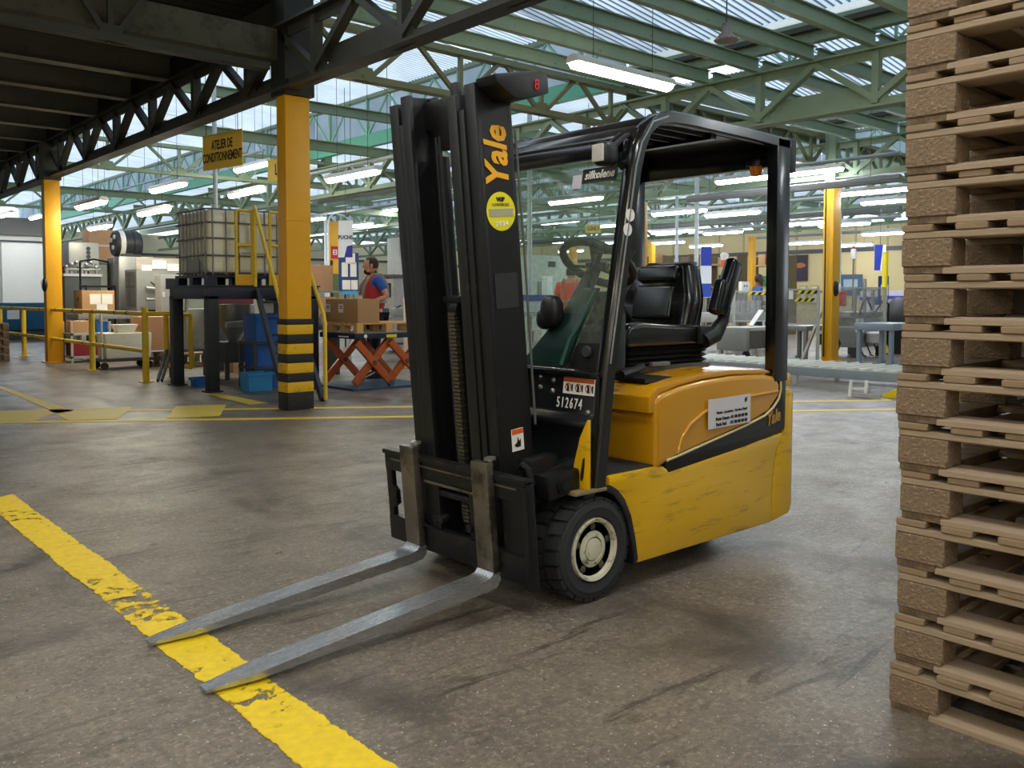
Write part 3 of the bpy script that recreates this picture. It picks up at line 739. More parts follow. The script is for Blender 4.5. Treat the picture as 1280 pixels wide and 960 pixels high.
# chassis
arch = [(0.205 + 0.02, 0.37)] 
MB().prism([(0.075, 0.495), (0.075, 0.455), (0.12, 0.43), (0.165, 0.385), (0.205, 0.31), (0.232, 0.21), (0.250, 0.105), (1.262, 0.105), (1.262, 0.25), (1.272, 0.36), (1.30, 0.46), (1.366, 0.545), (1.027, 0.517), (0.459, 0.470), (0.42, 0.495)], 'y', -0.49, 0.49, 0.018).build('chassis', FY, FL)
MB().prism([(1.266, 0.105), (1.43, 0.125), (1.452, 0.17), (1.456, 0.74), (1.43, 0.755), (1.38, 0.755), (1.37, 0.56), (1.305, 0.46), (1.277, 0.36), (1.268, 0.25)], 'y', -0.485, 0.485, 0.022).build('counterweight', FY, FL)
MB().prism([(1.385, 0.765), (1.445, 0.765), (1.445, 0.83), (1.40, 0.845), (1.385, 0.84)], 'y', -0.47, 0.47, 0.012).build('counterweight_cap', FY, FL)
MB().box(0.3, 1.3, -0.42, 0.42, 0.09, 0.45).build('underframe', BLK, FL)
MB().prism([(0.45, 0.46), (1.04, 0.51), (1.37, 0.56), (1.375, 0.80), (1.325, 0.80), (1.325, 0.73), (1.228, 0.655), (1.025, 0.606), (0.52, 0.525), (0.43, 0.513)], 'y', -0.488, 0.488, 0.004).build('side_stripe', M('satin_black', '#17140f', 0.35, var=0.1), FL)
MB().tube([(0.44, -0.489, 0.515), (0.52, -0.489, 0.526), (1.025, -0.489, 0.608), (1.19, -0.489, 0.642), (1.26, -0.489, 0.675), (1.31, -0.489, 0.715), (1.328, -0.489, 0.76), (1.325, -0.489, 0.80)], 0.006, 6).build('stripe_trim', M('pale_trim', '#cdbf8a', 0.35), FL)
# hood
MB().prism([(0.37, 0.49), (0.37, 0.78), (0.40, 0.80), (0.53, 0.825), (0.70, 0.842), (0.92, 0.85), (1.19, 0.842), (1.29, 0.825), (1.327, 0.79), (1.325, 0.73), (1.228, 0.655), (1.025, 0.606), (0.52, 0.525), (0.40, 0.49)], 'y', -0.487, 0.487, 0.035, seg=4).build('hood', FO, FL)
MB().tube([(0.52, -0.484, 0.535), (0.545, -0.487, 0.60), (0.60, -0.489, 0.655), (0.70, -0.489, 0.70), (0.85, -0.489, 0.73), (1.05, -0.489, 0.745), (1.30, -0.486, 0.752)], 0.008, 8).build('hood_crease', FO, FL)
MB().prism([(0.335, 0.725), (0.335, 0.795), (0.39, 0.832), (0.53, 0.853), (0.70, 0.87), (0.92, 0.878), (1.19, 0.868), (1.25, 0.855), (1.25, 0.84), (0.92, 0.853), (0.70, 0.846), (0.53, 0.828), (0.40, 0.80), (0.385, 0.725)], 'y', -0.475, 0.475, 0.010).build('hood_lid', FO, FL)
# floor plate, bulkhead, fenders
MB().box(0.085, 0.40, -0.468, 0.468, 0.455, 0.502, 0.004).build('floor_plate', M('floor_mat', '#1d1e20', 0.7, bump=0.2, bscale=120), FL)
MB().prism([(-0.06, 0.42), (0.0, 0.55), (0.0, 0.66), (-0.035, 0.70), (-0.033, 0.72), (0.0, 0.745), (0.015, 0.90), (0.035, 0.90), (0.03, 0.45), (0.0, 0.42)], 'y', -0.475, 0.475, 0.008).build('front_bulkhead', M('bulkhead_black', '#14181b', 0.33, var=0.2, coat=0.2), FL)
MB().box(-0.01, 0.05, -0.47, 0.47, 0.895, 0.915, 0.004).build('sill', FG, FL)
BT = M('bolt_zinc', '#9a9a98', 0.3, 0.8)
for (y, z) in ((-0.155, 0.88), (-0.16, 0.835), (-0.235, 0.87), (-0.235, 0.825), (-0.445, 0.755), (-0.37, 0.51)):
    MB().lathe([(0.012, 0.0), (0.012, -0.006), (0.006, -0.012)], (max(-0.02, (z - 0.745) * 0.097) if z > 0.7 else -0.02, y, z), 'x', 10).build('bolt', BT, FL)
fy = [(-0.105, 0.448), (-0.095, 0.56), (-0.07, 0.66), (-0.035, 0.735), (-0.02, 0.735), (-0.02, 0.448)]
gp = MB().prism([(-0.390, 0.458), (-0.415, 0.56), (-0.445, 0.66), (-0.485, 0.735), (-0.492, 0.735), (-0.492, 0.458)], 'x', -0.05, -0.035, 0.003).build('gusset_plate', FY, FL)
MB().prism([(-0.458, 0.49), (-0.466, 0.50), (-0.474, 0.56), (-0.473, 0.585), (-0.464, 0.575), (-0.455, 0.52), (-0.452, 0.50)], 'x', -0.0535, -0.050).build('gusset_slot', BLK, FL)
MB().box(-0.12, 0.06, -0.495, -0.36, 0.442, 0.458, 0.006).build('gusset_foot', M('worn_step', '#8d7f55', 0.5, 0.2, var=0.3, scale=20), FL)
MB().box(-0.13, 0.12, -0.35, 0.35, 0.12, 0.44, 0.02).build('drive_axle', BLK, FL)
# black inner arch behind the wheel
ap = [(0.07, 0.452), (0.115, 0.427), (0.158, 0.382), (0.198, 0.308), (0.226, 0.208), (0.243, 0.115)]
MB().prism([(x + 0.012, z + 0.008) for x, z in ap] + [(x - 0.012, z - 0.012) for x, z in ap[::-1]], 'y', -0.4915, -0.28, 0.003).build('wheel_arch', BLK, FL)
# wheels
WHT = M('cream_rim_paint', '#c9c6ad', 0.5, var=0.12, dirt=('#4a4034', 0.85, 22, 0.52))
def wheel(y0, y1, r, x, z, side):
    o = y0 if side < 0 else y1; w = y1 - y0; s = 1 if side < 0 else -1
    prof = [(r * 0.60, 0.02), (r * 0.64, 0.006), (r * 0.80, 0.0), (r * 0.84, 0.004), (r * 0.90, 0.006), (r * 0.93, 0.018), (r * 0.942, 0.03), (r * 0.942, w - 0.03), (r * 0.92, w - 0.01), (r * 0.6, w)]
    ty = MB().lathe([(a, s * b) for a, b in prof], (x, o, z), 'y', 48)
    n = 22
    for k in range(n):
        a = 2 * math.pi * k / n
        for (d0, d1, off) in ((0.012, w * 0.42, 0), (w * 0.58, w - 0.012, 0.5)):
            b0 = a + off * 2 * math.pi / n; dl = 0.115
            P = []
            for (rr) in (r * 0.92, r):
                for (da, dd) in ((-dl, d0), (dl, d0), (dl * 0.9 + 0.05, d1), (-dl * 0.9 + 0.05, d1)):
                    sk = rr * (0.985 if (rr == r and dd == d0) else 1)
                    P.append((x + sk * math.cos(b0 + da), o + s * dd, z + sk * math.sin(b0 + da)))
            ty.hexa(P)
    bmesh.ops.recalc_face_normals(ty.bm, faces=ty.bm.faces)
    t = ty.build('tyre', RUB, FL, ang=35)
    rim = MB().lathe([(a, s * b) for a, b in [(r * 0.60, 0.02), (r * 0.585, 0.0), (r * 0.53, 0.004), (r * 0.50, 0.022), (r * 0.42, 0.03), (r * 0.36, 0.026), (r * 0.34, 0.018), (r * 0.24, 0.012), (r * 0.22, 0.03), (r * 0.21, 0.014), (0.02, 0.010)]], (x, o, z), 'y', 36).build('wheel_rim', WHT, t)
    for k in range(5):
        a = 2 * math.pi * k / 5 + 0.3
        MB().lathe([(0.016, s * 0.036), (0.016, s * 0.02), (0.008, s * 0.016)], (x + r * 0.42 * math.cos(a), o, z + r * 0.42 * math.sin(a)), 'y', 6).build('wheel_nut', M('nut_dark', '#5b5446', 0.5, 0.5), t)
wheel(-0.49, -0.305, 0.212, 0, 0.212, -1)
wheel(0.305, 0.49, 0.212, 0, 0.212, 1)
wheel(-0.075, 0.075, 0.20, 1.22, 0.20, -1)
# overhead guard
def guard_leg(y):
    s = 1 if y > 0 else -1
    pts = [(0.025, y, 0.455), (0.08, y, 0.90), (0.235, y, 1.74)]
    path = []
    for (a, b) in zip(pts[:-1], pts[1:]):
        path.append(a)
    path += [(0.235, y, 1.74), (0.262, y, 1.83), (0.305, y, 1.905), (0.37, y, 1.955), (0.46, y, 1.975), (0.60, y, 1.98), (1.0, y, 1.975), (1.39, y, 1.965)]
    m = MB(); rings = []
    P = [Vector(p) for p in path]
    for i, p in enumerate(P):
        t = (P[min(i + 1, len(P) - 1)] - P[max(0, i - 1)]).normalized(); nrm = Vector((t.z, 0, -t.x))
        w = 0.032 if i < 4 else 0.028
        rings.append([p + nrm * a + Vector((0, b, 0)) for a, b in ((-w, -0.02), (-w + 0.008, -0.03), (w - 0.008, -0.03), (w, -0.02), (w, 0.02), (w - 0.008, 0.03), (-w + 0.008, 0.03), (-w, 0.02))])
    m.loft(rings); return m
for y in (-0.462, 0.462):
    guard_leg(y).build('guard_rail', FG, FL)
    MB().box(1.268, 1.383, y - 0.03, y + 0.03, 0.80, 1.99, 0.008).build('rear_post', FG, FL)
    MB().tube([(0.075, y - 0.031, 0.95), (0.225, y - 0.031, 1.75), (0.26, y - 0.031, 1.85), (0.33, y - 0.031, 1.94), (0.43, y - 0.031, 1.975)], 0.004, 5).build('guard_seam', M('seam_shine', '#8d9094', 0.3, 0.5), FL)
MB().prism([(0.36, 1.945), (0.40, 1.985), (0.48, 2.005), (0.62, 2.005), (0.62, 1.985), (0.44, 1.965)], 'y', -0.44, 0.44, 0.006).build('roof_front_fairing', FG, FL)
MB().box(0.62, 1.38, -0.44, 0.44, 1.965, 1.985, 0.004).build('roof_plate', FG, FL)
for k in range(9):
    y = -0.40 + k * 0.1
    MB().box(0.40, 0.80, y - 0.008, y + 0.008, 1.945, 1.965).build('roof_bar', M('bar_grey', '#3f4043', 0.4), FL)
MB().box(0.80, 0.84, -0.44, 0.44, 1.93, 1.965).build('roof_cross_bar', FG, FL)
MB().box(1.33, 1.385, -0.44, 0.44, 1.86, 1.97, 0.006).build('rear_cross_bar', FG, FL)
# front head bar of the guard: two stacked bars
MB().prism([(0.30, 1.885), (0.36, 1.945), (0.42, 1.985), (0.40, 1.93), (0.34, 1.885)], 'y', -0.44, 0.44, 0.004).build('front_fairing', FG, FL)
MB().box(0.205, 0.245, -0.44, 0.44, 1.80, 1.865, 0.006).build('front_head_bar', FG, FL)
MB().box(0.235, 0.30, -0.44, 0.44, 1.865, 1.89, 0.004).build('front_head_shelf', FG, FL)
MB().bar((0.20, -0.445, 1.75), (0.29, -0.43, 1.90), 0.05, 0.05).build('corner_bracket', FG, FL)
MB().prism([(0.24, 1.73), (0.33, 1.73), (0.36, 1.86), (0.29, 1.86)], 'y', -0.43, -0.41, 0.01).build('mirror_bracket', BLK, FL)
hl = MB().box(0.065, 0.155, -0.425, -0.34, 1.76, 1.86, 0.036, seg=4).build('head_lamp', BLK, FL)
hl.location = (0.02, -0.03, -0.015)
MB().box(0.058, 0.068, -0.413, -0.352, 1.775, 1.845, 0.026, seg=4).build('lamp_lens', M('frosted_lens', '#c8c6bf', 0.3, var=0.03), hl)
MB().bar((0.13, -0.40, 1.84), (0.22, -0.40, 1.90), 0.03, 0.012).bar((0.13, -0.37, 1.84), (0.22, -0.37, 1.90), 0.012, 0.03).build('lamp_bracket', BLK, hl)
# rear lamp box, beacon
MB().box(1.385, 1.44, -0.49, -0.42, 1.83, 2.0, 0.012).build('rear_lamp', BLK, FL)
b_ = MB().lathe([(0.05, 0), (0.05, 0.02), (0.045, 0.03)], (1.33, -0.33, 1.87), 'z', 20).bar((1.33, -0.33, 1.89), (1.36, -0.33, 1.97), 0.04, 0.02).build('beacon_base', BLK, FL)
MB().lathe([(0.032, -0.001), (0.033, -0.03), (0.024, -0.05), (0.008, -0.055)], (1.33, -0.33, 1.875), 'z', 20).build('beacon_dome', M('orange_beacon', '#f08a10', 0.2, var=0.05, coat=0.5), b_)
# windscreen (inclined with the front legs)
GL = clear_sheet('windscreen_glass', '#e6efe9', 0.10, '#c9d2c8', 0.03, 60)
def wx(z): return 0.03 + (z - 0.45) * 0.16
MB().hexa([(wx(0.91), -0.435, 0.91), (wx(0.91) + 0.006, -0.435, 0.91), (wx(0.91) + 0.006, 0.435, 0.91), (wx(0.91), 0.435, 0.91),
           (wx(1.80), -0.435, 1.80), (wx(1.80) + 0.006, -0.435, 1.80), (wx(1.80) + 0.006, 0.435, 1.80), (wx(1.80), 0.435, 1.80)]).build('windscreen', GL, FL)
wup = Vector((0.16, 0, 1)).normalized(); wr_ = Vector((0, -1, 0))
def ws(y, z): return (wx(z) - 0.004, y, z)
plate(ws(-0.285, 1.735), wr_, wup + Vector((0, -0.02, 0)), 0.20, 0.062, 0.002).build('windscreen_sticker', INK, FL)
lettering('silkolene', 0.05, PAPER, FL, (wx(1.735) - 0.0085, -0.287, 1.735), wr_, wup, shear=0.25, fat=0.0012, sx=0.9, space=1.06)
plate(ws(-0.155, 1.715), wr_, wup, 0.055, 0.06, 0.002).build('windscreen_sticker', M('pale_violet_sticker', '#d9d5e6', 0.5), FL)
# dashboard, steering wheel
DG = M('dark_green_console', '#12302b', 0.38, var=0.12, coat=0.2)
MB().hexa([(0.07, 0.05, 0.915), (0.07, -0.225, 0.915), (0.10, -0.225, 0.915), (0.10, 0.05, 0.915), (0.175, -0.235, 1.255), (0.175, -0.325, 1.255), (0.205, -0.325, 1.255), (0.205, -0.235, 1.255)], 0.01).build('console_panel', DG, FL)
MB().tube([(0.066, -0.222, 0.93), (0.105, -0.235, 1.04), (0.12, -0.275, 1.10), (0.172, -0.325, 1.25)], 0.008, 6).build('console_edge', M('console_edge_green', '#2f5a55', 0.3, coat=0.3), FL)
MB().hexa([(0.09, -0.23, 0.915), (0.09, -0.40, 0.915), (0.16, -0.40, 0.915), (0.16, -0.23, 0.915), (0.185, -0.325, 1.24), (0.185, -0.40, 1.24), (0.26, -0.40, 1.24), (0.26, -0.325, 1.24)], 0.01).build('console_side', BLK, FL)
MB().lathe([(0.022, -0.01), (0.026, 0.0), (0.02, 0.012)], (0.10, -0.34, 0.99), 'x', 14).build('key_switch', DGREY, FL)
MB().box(0.18, 0.28, -0.40, -0.32, 0.91, 1.15, 0.02).build('dash_column', M('dash_dark', '#222a2a', 0.5), FL)
MB().cyl((0.18, -0.16, 1.12), (0.34, -0.155, 1.34), 0.045, 0.03, 14).build('steering_column', BLK, FL)
sc_, sn = Vector((0.36, -0.155, 1.365)), Vector((0.55, 0.05, 0.83)).normalized()
sa = sn.cross(Vector((0, 1, 0))).normalized(); sb = sn.cross(sa)
stw = MB().tube([sc_ + (sa * math.cos(a) + sb * math.sin(a)) * 0.165 for a in [2 * math.pi * k / 40 for k in range(40)]], 0.019, 10, closed=True).build('steering_wheel', BLK, FL)
for a in (0.5, 2.6, 4.7):
    MB().bar(sc_ - sn * 0.02, sc_ + (sa * math.cos(a) + sb * math.sin(a)) * 0.16, 0.03, 0.014).build('spoke', BLK, stw)
MB().lathe([(0.05, -0.03), (0.055, 0.0), (0.03, 0.012)], sc_, 'z', 16).build('horn_cap', BLK, stw)
MB().cyl(sc_ + sb * 0.16 + sn * 0.01, sc_ + sb * 0.16 + sn * 0.06, 0.022, 0.026, 14).build('spinner_knob', BLK, stw)
MB().ell((0.10, -0.13, 1.155), 0.04, 0.055, 0.07, p=0.8).build('pod', BLK, FL)
MB().ell((0.10, -0.09, 1.12), 0.035, 0.04, 0.045, p=0.8).build('lever_boot', BLK, FL)
MB().box(0.20, 0.30, -0.34, -0.26, 1.40, 1.44, 0.018).build('direction_lever', BLK, FL)
MB().cyl((0.22, -0.30, 1.40), (0.26, -0.20, 1.28), 0.012, n=8).build('lever_stalk', BLK, FL)
# seat
MB().box(0.47, 1.10, -0.23, 0.23, 0.865, 0.895, 0.008).build('seat_base', M('seat_rail', '#55524a', 0.4, 0.5), FL)
bel = MB(); rings = []
for k in range(9):
    z = 0.895 + k * 0.012; g = 0.022 if k % 2 else 0.0
    x0, x1, yy = 0.49 - g, 1.09 + g, 0.205 + g
    rings.append([(x0 + 0.03, -yy, z), (x1 - 0.03, -yy, z), (x1, -yy + 0.03, z), (x1, yy - 0.03, z), (x1 - 0.03, yy, z), (x0 + 0.03, yy, z), (x0, yy - 0.03, z), (x0, -yy + 0.03, z)])
bel.loft(rings).build('suspension_bellows', M('bellows_rubber', '#121313', 0.45), FL, ang=15)
MB().prism([(0.46, 0.99), (0.44, 1.035), (0.47, 1.075), (0.56, 1.085), (0.75, 1.065), (0.98, 1.06), (1.06, 1.03), (1.04, 0.99)], 'y', -0.165, 0.165, 0.02, seg=3).build('seat_cushion', LEA, FL)
for s in (-1, 1):
    MB().prism([(0.46, 0.985), (0.44, 1.04), (0.48, 1.09), (0.58, 1.10), (0.80, 1.085), (1.0, 1.08), (1.06, 1.03), (1.04, 0.985)], 'y', s * 0.245, s * 0.16, 0.03, seg=3).build('cushion_bolster', LEA, FL)
def backrest(y0, y1, th, top, crv, name):
    rings = []
    for k in range(9):
        f = k / 8; z = 1.05 + f * (top - 1.05); xc = 0.985 + 0.09 * f + crv * math.sin(f * math.pi) * -0.02
        t_ = th * (0.7 + 0.3 * math.sin(f * math.pi)) * (0.45 if k == 8 else 1); ww = 1.0 - (0.32 * max(0, f - 0.45) / 0.55) ** 1.0 * (abs(y1 - y0) > 0.2)
        a, b = y0 * ww, y1 * ww; r = 0.03
        rings.append([(xc - t_ + r, a, z), (xc - t_, a + r, z), (xc - t_, b - r, z), (xc - t_ + r, b, z), (xc + t_ * 0.6, b, z), (xc + t_ * 0.8, b - r, z), (xc + t_ * 0.8, a + r, z), (xc + t_ * 0.6, a, z)])
    return MB().loft(rings).build(name, LEA, FL, ang=60)
backrest(-0.225, 0.225, 0.075, 1.392, 1, 'seat_back')
MB().box(0.918, 0.96, -0.125, 0.125, 1.09, 1.265, 0.03, seg=4, T=Matrix.Translation((0.045, 0, 0)) @ Matrix.Translation((0.94, 0, 1.18)) @ Matrix.Rotation(math.radians(14), 4, 'Y') @ Matrix.Translation((-0.94, 0, -1.18)) @ Matrix.Translation((-0.045, 0, 0))).build('back_pad', LEA, FL)
MB().box(0.935, 0.975, -0.125, 0.125, 1.285, 1.365, 0.028, seg=4, T=Matrix.Translation((1.0, 0, 1.32)) @ Matrix.Rotation(math.radians(14), 4, 'Y') @ Matrix.Translation((-0.985, 0, -1.32))).build('head_pad', LEA, FL)
for s in (-1, 1):
    rings = []
    for k in range(8):
        f = k / 7; z = 1.07 + f * 0.30; xc = 0.93 + 0.09 * f; yy = s * (0.20 - 0.055 * max(0, f - 0.4) / 0.6); r = 0.045 * (0.75 + 0.25 * math.sin(f * 3.1))
        rings.append([(xc + 0.055 * math.cos(a) + 0.02, yy + r * math.sin(a), z) for a in [2 * math.pi * j / 12 for j in range(12)]])
    MB().loft(rings).build('back_bolster', LEA, FL, ang=60)
# raised armrest on the visible side
ar = MB().box(-0.046, 0.046, -0.034, 0.034, -0.15, 0.15, 0.03, seg=4, T=Matrix.Translation((1.155, -0.285, 1.265)) @ Matrix.Rotation(math.radians(27), 4, 'Y')).build('armrest', LEA, FL, ang=70)
MB().box(-0.03, 0.03, -0.03, 0.03, -0.09, 0.09, 0.024, seg=4, T=Matrix.Translation((1.085, -0.285, 1.215)) @ Matrix.Rotation(math.radians(20), 4, 'Y')).build('armrest_pad', LEA, ar, ang=70)
MB().tube([(1.15, -0.28, 1.17), (1.14, -0.275, 1.10), (1.08, -0.265, 1.03), (1.0, -0.26, 1.0)], [0.03, 0.03, 0.045, 0.04], 10).build('armrest_arm', BLK, ar)
MB().box(0.97, 1.09, -0.27, -0.235, 0.985, 1.075, 0.02).build('buckle', BLK, FL)
MB().box(0.62, 0.75, -0.26, -0.235, 0.895, 0.915, 0.006).build('seat_lever', M('lever_grey', '#6d6d6a', 0.4), FL)
MB().tube([(0.36, -0.30, 0.875), (0.45, -0.30, 0.89), (0.52, -0.28, 0.90)], 0.02, 8).build('hydraulic_hose', BLK, FL)
MB().box(0.40, 0.58, -0.40, -0.22, 0.845, 0.862, 0.0).build('battery_slot', BLK, FL)
# mast: nested rails, left group and right group
for s in (-1, 1):
    def rail(a, b, x0, x1, z0, z1, name):
        # channel: web plus two flanges
        ya, yb = sorted((s * a, s * b)); wt = 0.014
        m = MB()
        m.box(x0, x0 + 0.022, ya, yb, z0, z1, 0.003); m.box(x1 - 0.022, x1, ya, yb, z0, z1, 0.003)
        yo = (s * b, s * b - s * wt); m.box(x0 + 0.02, x1 - 0.02, min(yo), max(yo), z0, z1)
        return mastpart(name, m, FB)
    rail(0.222, 0.283, -0.293, -0.115, 0.14, 2.03 if s < 0 else 2.03, 'outer_rail')
    rail(0.185, 0.218, -0.300, -0.13, 0.16, 1.94, 'middle_rail')
    rail(0.125, 0.181, -0.305, -0.15, 0.16, 2.05 if s > 0 else 2.0, 'inner_rail')
    mastpart('inner_tie', MB().box(-0.296, -0.270, s * 0.16 - 0.02, s * 0.16 + 0.02, 1.90, 2.05, 0.004), FB)
    mastpart('roller_bracket', MB().box(-0.32, -0.28, min(s * 0.10, s * 0.20), max(s * 0.10, s * 0.20), 0.22, 0.50, 0.006), FD)
    mastpart('lift_cylinder', MB().cyl((-0.17, s * 0.10, 0.2), (-0.17, s * 0.10, 1.80), 0.028, n=14), BLK)
    mastpart('tilt_cylinder', MB().cyl((-0.10, s * 0.34, 0.48), (0.05, s * 0.34, 0.50), 0.05, n=16), BLK)
mastpart('top_tie', MB().prism([(-0.18, 2.03), (-0.18, 1.93), (-0.12, 1.90), (-0.07, 1.82), (0.07, 1.82), (0.12, 1.90), (0.18, 1.93), (0.18, 2.03)], 'x', -0.20, -0.17, 0.006), FB)
mastpart('mid_tie', MB().box(-0.16, -0.12, -0.18, 0.18, 1.10, 1.20, 0.006), FB)
mastpart('low_tie', MB().box(-0.16, -0.10, -0.28, 0.28, 0.25, 0.42, 0.006), FB)
mastpart('side_cheek', MB().box(-0.20, -0.05, -0.36, -0.285, 0.40, 0.58, 0.015), FB)
mastpart('free_lift_cylinder', MB().cyl((-0.185, 0.055, 0.3), (-0.185, 0.055, 1.15), 0.045, n=18), BLK)
ch = MB()
for k in range(56):
    z = 0.28 + k * 0.0158
    ch.box(-0.262, -0.240, -0.022 if k % 2 else -0.018, 0.022 if k % 2 else 0.018, z, z + 0.0115)
tag(mastpart('lift_chain', ch, CHAIN), kind='stuff')
mastpart('chain_pulley', MB().lathe([(0.05, -0.026), (0.05, 0.026)], (-0.205, 0.0, 1.17), 'y', 20), FD)
mastpart('pulley_bracket', MB().box(-0.25, -0.19, -0.05, 0.07, 1.20, 1.225, 0.003), FD)
for y in (0.045, -0.055):
    mastpart('hose', MB().tube([(-0.235, y, 0.30), (-0.238, y, 0.7), (-0.236, y, 1.12), (-0.225, y * 0.9, 1.19), (-0.19, y * 0.8, 1.22), (-0.165, y * 0.8, 1.18), (-0.165, y * 0.8, 0.9)], 0.011, 8), RUB)
for y in (0.075, 0.10):
    mastpart('thin_hose', MB().tube([(-0.20, y, 1.88), (-0.20, y, 1.5), (-0.195, y, 1.0)], 0.006, 6), RUB)
mastpart('mast_hose', MB().tube([(-0.105, -0.286, 1.86), (-0.10, -0.29, 1.4), (-0.10, -0.29, 0.7)], 0.005, 6), M('hose_grey', '#5a5a57', 0.4))
# box on the mast head
mb_ = MB().prism([(-0.29, 2.04), (-0.06, 2.07), (-0.02, 2.055), (-0.02, 1.985), (-0.15, 1.955), (-0.20, 1.96), (-0.28, 2.01)], 'y', -0.40, -0.285, 0.008)
hb = mastpart('mast_head_box', mb_, FB)
tq = TM @ Vector((-0.085, -0.4025, 2.012))
lettering('8', 0.055, M('red_marking', '#c21a24', 0.5), FL, tq, (1, 0, 0.06), (0, 0, 1), fat=0.0005)
# lettering and stickers on the mast side (y = -0.283)
mr_ = TM.to_3x3() @ Vector((1, 0, 0)); mu_ = TM.to_3x3() @ Vector((0, 0, 1))
def onm(x, z, d=0.0025): return TM @ Vector((x, -0.283 - d, z))
YT = M('logo_yellow', '#f2b01a', 0.45, var=0.03)
lettering('Yale', 0.155, YT, FL, onm(-0.205, 1.755), mu_, -mr_, shear=0.22, fat=0.0042, depth=0.0015, sx=0.86)
cm = MB(); r_ = 0.073
rings = []
for rr in (0.001, r_): rings.append([onm(-0.203 + rr * math.cos(a), 1.55 + rr * math.sin(a) * 1.02, 0.002) for a in [2 * math.pi * k / 32 for k in range(32)]])
cm.loft(rings, caps=False); cst = cm.build('round_sticker', M('sticker_lemon', '#ece01c', 0.5, var=0.03), FL)
lettering('VGP', 0.022, INK, cst, onm(-0.203, 1.595, 0.003), mr_, mu_, fat=0.001)
plate(onm(-0.203, 1.545, 0.0015), mr_, mu_, 0.12, 0.03, 0.002).build('sticker_field', M('grey_print', '#a9a78a', 0.6), cst)
lettering('CONTROLE', 0.016, M('print_olive', '#7a7420', 0.6), cst, onm(-0.203, 1.575, 0.003), mr_, mu_)
lettering('2 0 2 4', 0.022, PAPER, cst, onm(-0.203, 1.502, 0.003), mr_, mu_, fat=0.001)
plate(onm(-0.20, 1.245, 0.001), mr_, mu_, 0.115, 0.135, 0.002).build('worn_sticker', M('worn_grey_sticker', '#2b2d2e', 0.5, var=0.3, scale=60), FL)
wst = plate(onm(-0.195, 0.655, 0.001), mr_, mu_, 0.062, 0.088, 0.002).build('warning_sticker', PAPER, FL)
plate(onm(-0.195, 0.688, 0.003), mr_, mu_, 0.058, 0.02, 0.001).build('warning_band', M('warning_orange', '#e0641e', 0.5), wst)
MB().prism([(-0.02, -0.01), (-0.005, 0.0), (0.0, 0.02), (0.006, 0.002), (0.014, 0.012), (0.012, -0.018), (-0.008, -0.02)], 'y', -0.001, 0.001, T=Matrix.Translation(onm(-0.195, 0.645, 0.004)) @ TM.to_3x3().to_4x4()).build('warning_hand', INK, wst)
# carriage (tilts with the mast)
def carr(name, mb, mat): return mastpart(name, mb, mat)
carr('carriage_top_bar', MB().box(-0.335, -0.295, -0.475, 0.475, 0.455, 0.545, 0.006).box(-0.345, -0.30, -0.475, 0.475, 0.53, 0.55, 0.003), FD)
carr('carriage_bottom_bar', MB().box(-0.335, -0.295, -0.475, 0.475, 0.135, 0.245, 0.006), FD)
carr('carriage_side_plate', MB().box(-0.325, -0.30, -0.478, -0.315, 0.14, 0.53, 0.004), FD)
carr('carriage_side_rib', MB().box(-0.345, -0.30, -0.48, -0.455, 0.125, 0.525, 0.004), FD)
carr('carriage_ear', MB().prism([(0.478, 0.145), (0.478, 0.53), (0.40, 0.53), (0.40, 0.50), (0.435, 0.46), (0.435, 0.38), (0.41, 0.36), (0.41, 0.30), (0.44, 0.28), (0.44, 0.24), (0.40, 0.22), (0.40, 0.145)], 'x', -0.33, -0.305, 0.004), FD)
carr('carriage_ledge', MB().box(-0.335, -0.315, -0.18, 0.18, 0.44, 0.452).box(-0.34, -0.32, -0.42, 0.42, 0.505, 0.512), FSD)
carr('cross_shaft', MB().cyl((-0.30, -0.17, 0.40), (-0.30, 0.17, 0.40), 0.018, n=12), FD)
for y in (-0.10, 0.09, 0.125):
    carr('fitting', MB().lathe([(0.018, -0.33), (0.022, -0.31), (0.022, -0.29)], (0, y, 0.29), 'x', 12), FD)
for y, lb in ((0.245, 'f'), (-0.245, 'f')):
    shk = MB().box(-0.372, -0.338, y - 0.05, y + 0.05, 0.155, 0.595, 0.005)
    sk = carr('fork_shank', shk, FSD)
    blade = MB()
    # blade: thick at the heel, thin rounded tip
    prof = [(-0.338, 0.16), (-0.338, 0.125), (-0.36, 0.104), (-0.40, 0.099), (-0.9, 0.103), (-1.35, 0.114), (-1.505, 0.123), (-1.505, 0.132), (-1.35, 0.135), (-0.9, 0.141), (-0.42, 0.144), (-0.385, 0.150), (-0.372, 0.165)]
    rings = []
    hw = {(-1.505): 0.028, (-1.35): 0.05}
    blade.bm.free(); blade = MB()
    A = [blade.bm.verts.new((x, y - hw.get(x, 0.05), z)) for x, z in prof]; B = [blade.bm.verts.new((x, y + hw.get(x, 0.05), z)) for x, z in prof]
    n = len(prof); blade.bm.faces.new(A); blade.bm.faces.new(B[::-1])
    for i in range(n): blade.bm.faces.new([A[i], B[i], B[(i + 1) % n], A[(i + 1) % n]])
    bmesh.ops.recalc_face_normals(blade.bm, faces=blade.bm.faces)
    bmesh.ops.triangulate(blade.bm, faces=[f for f in blade.bm.faces if len(f.verts) > 4])
    carr('fork_blade', blade, FS)
    carr('fork_pin', MB().lathe([(0.012, 0.0), (0.012, 0.025), (0.024, 0.027), (0.024, 0.036), (0.01, 0.04)], (-0.335, y - 0.03, 0.575), 'z', 12), BT)
carr('lifting_eye', MB().tube([(-0.24, -0.33, 0.50), (-0.24, -0.33, 0.555), (-0.24, -0.36, 0.575), (-0.24, -0.39, 0.56), (-0.24, -0.40, 0.50)], 0.014, 8), FD)
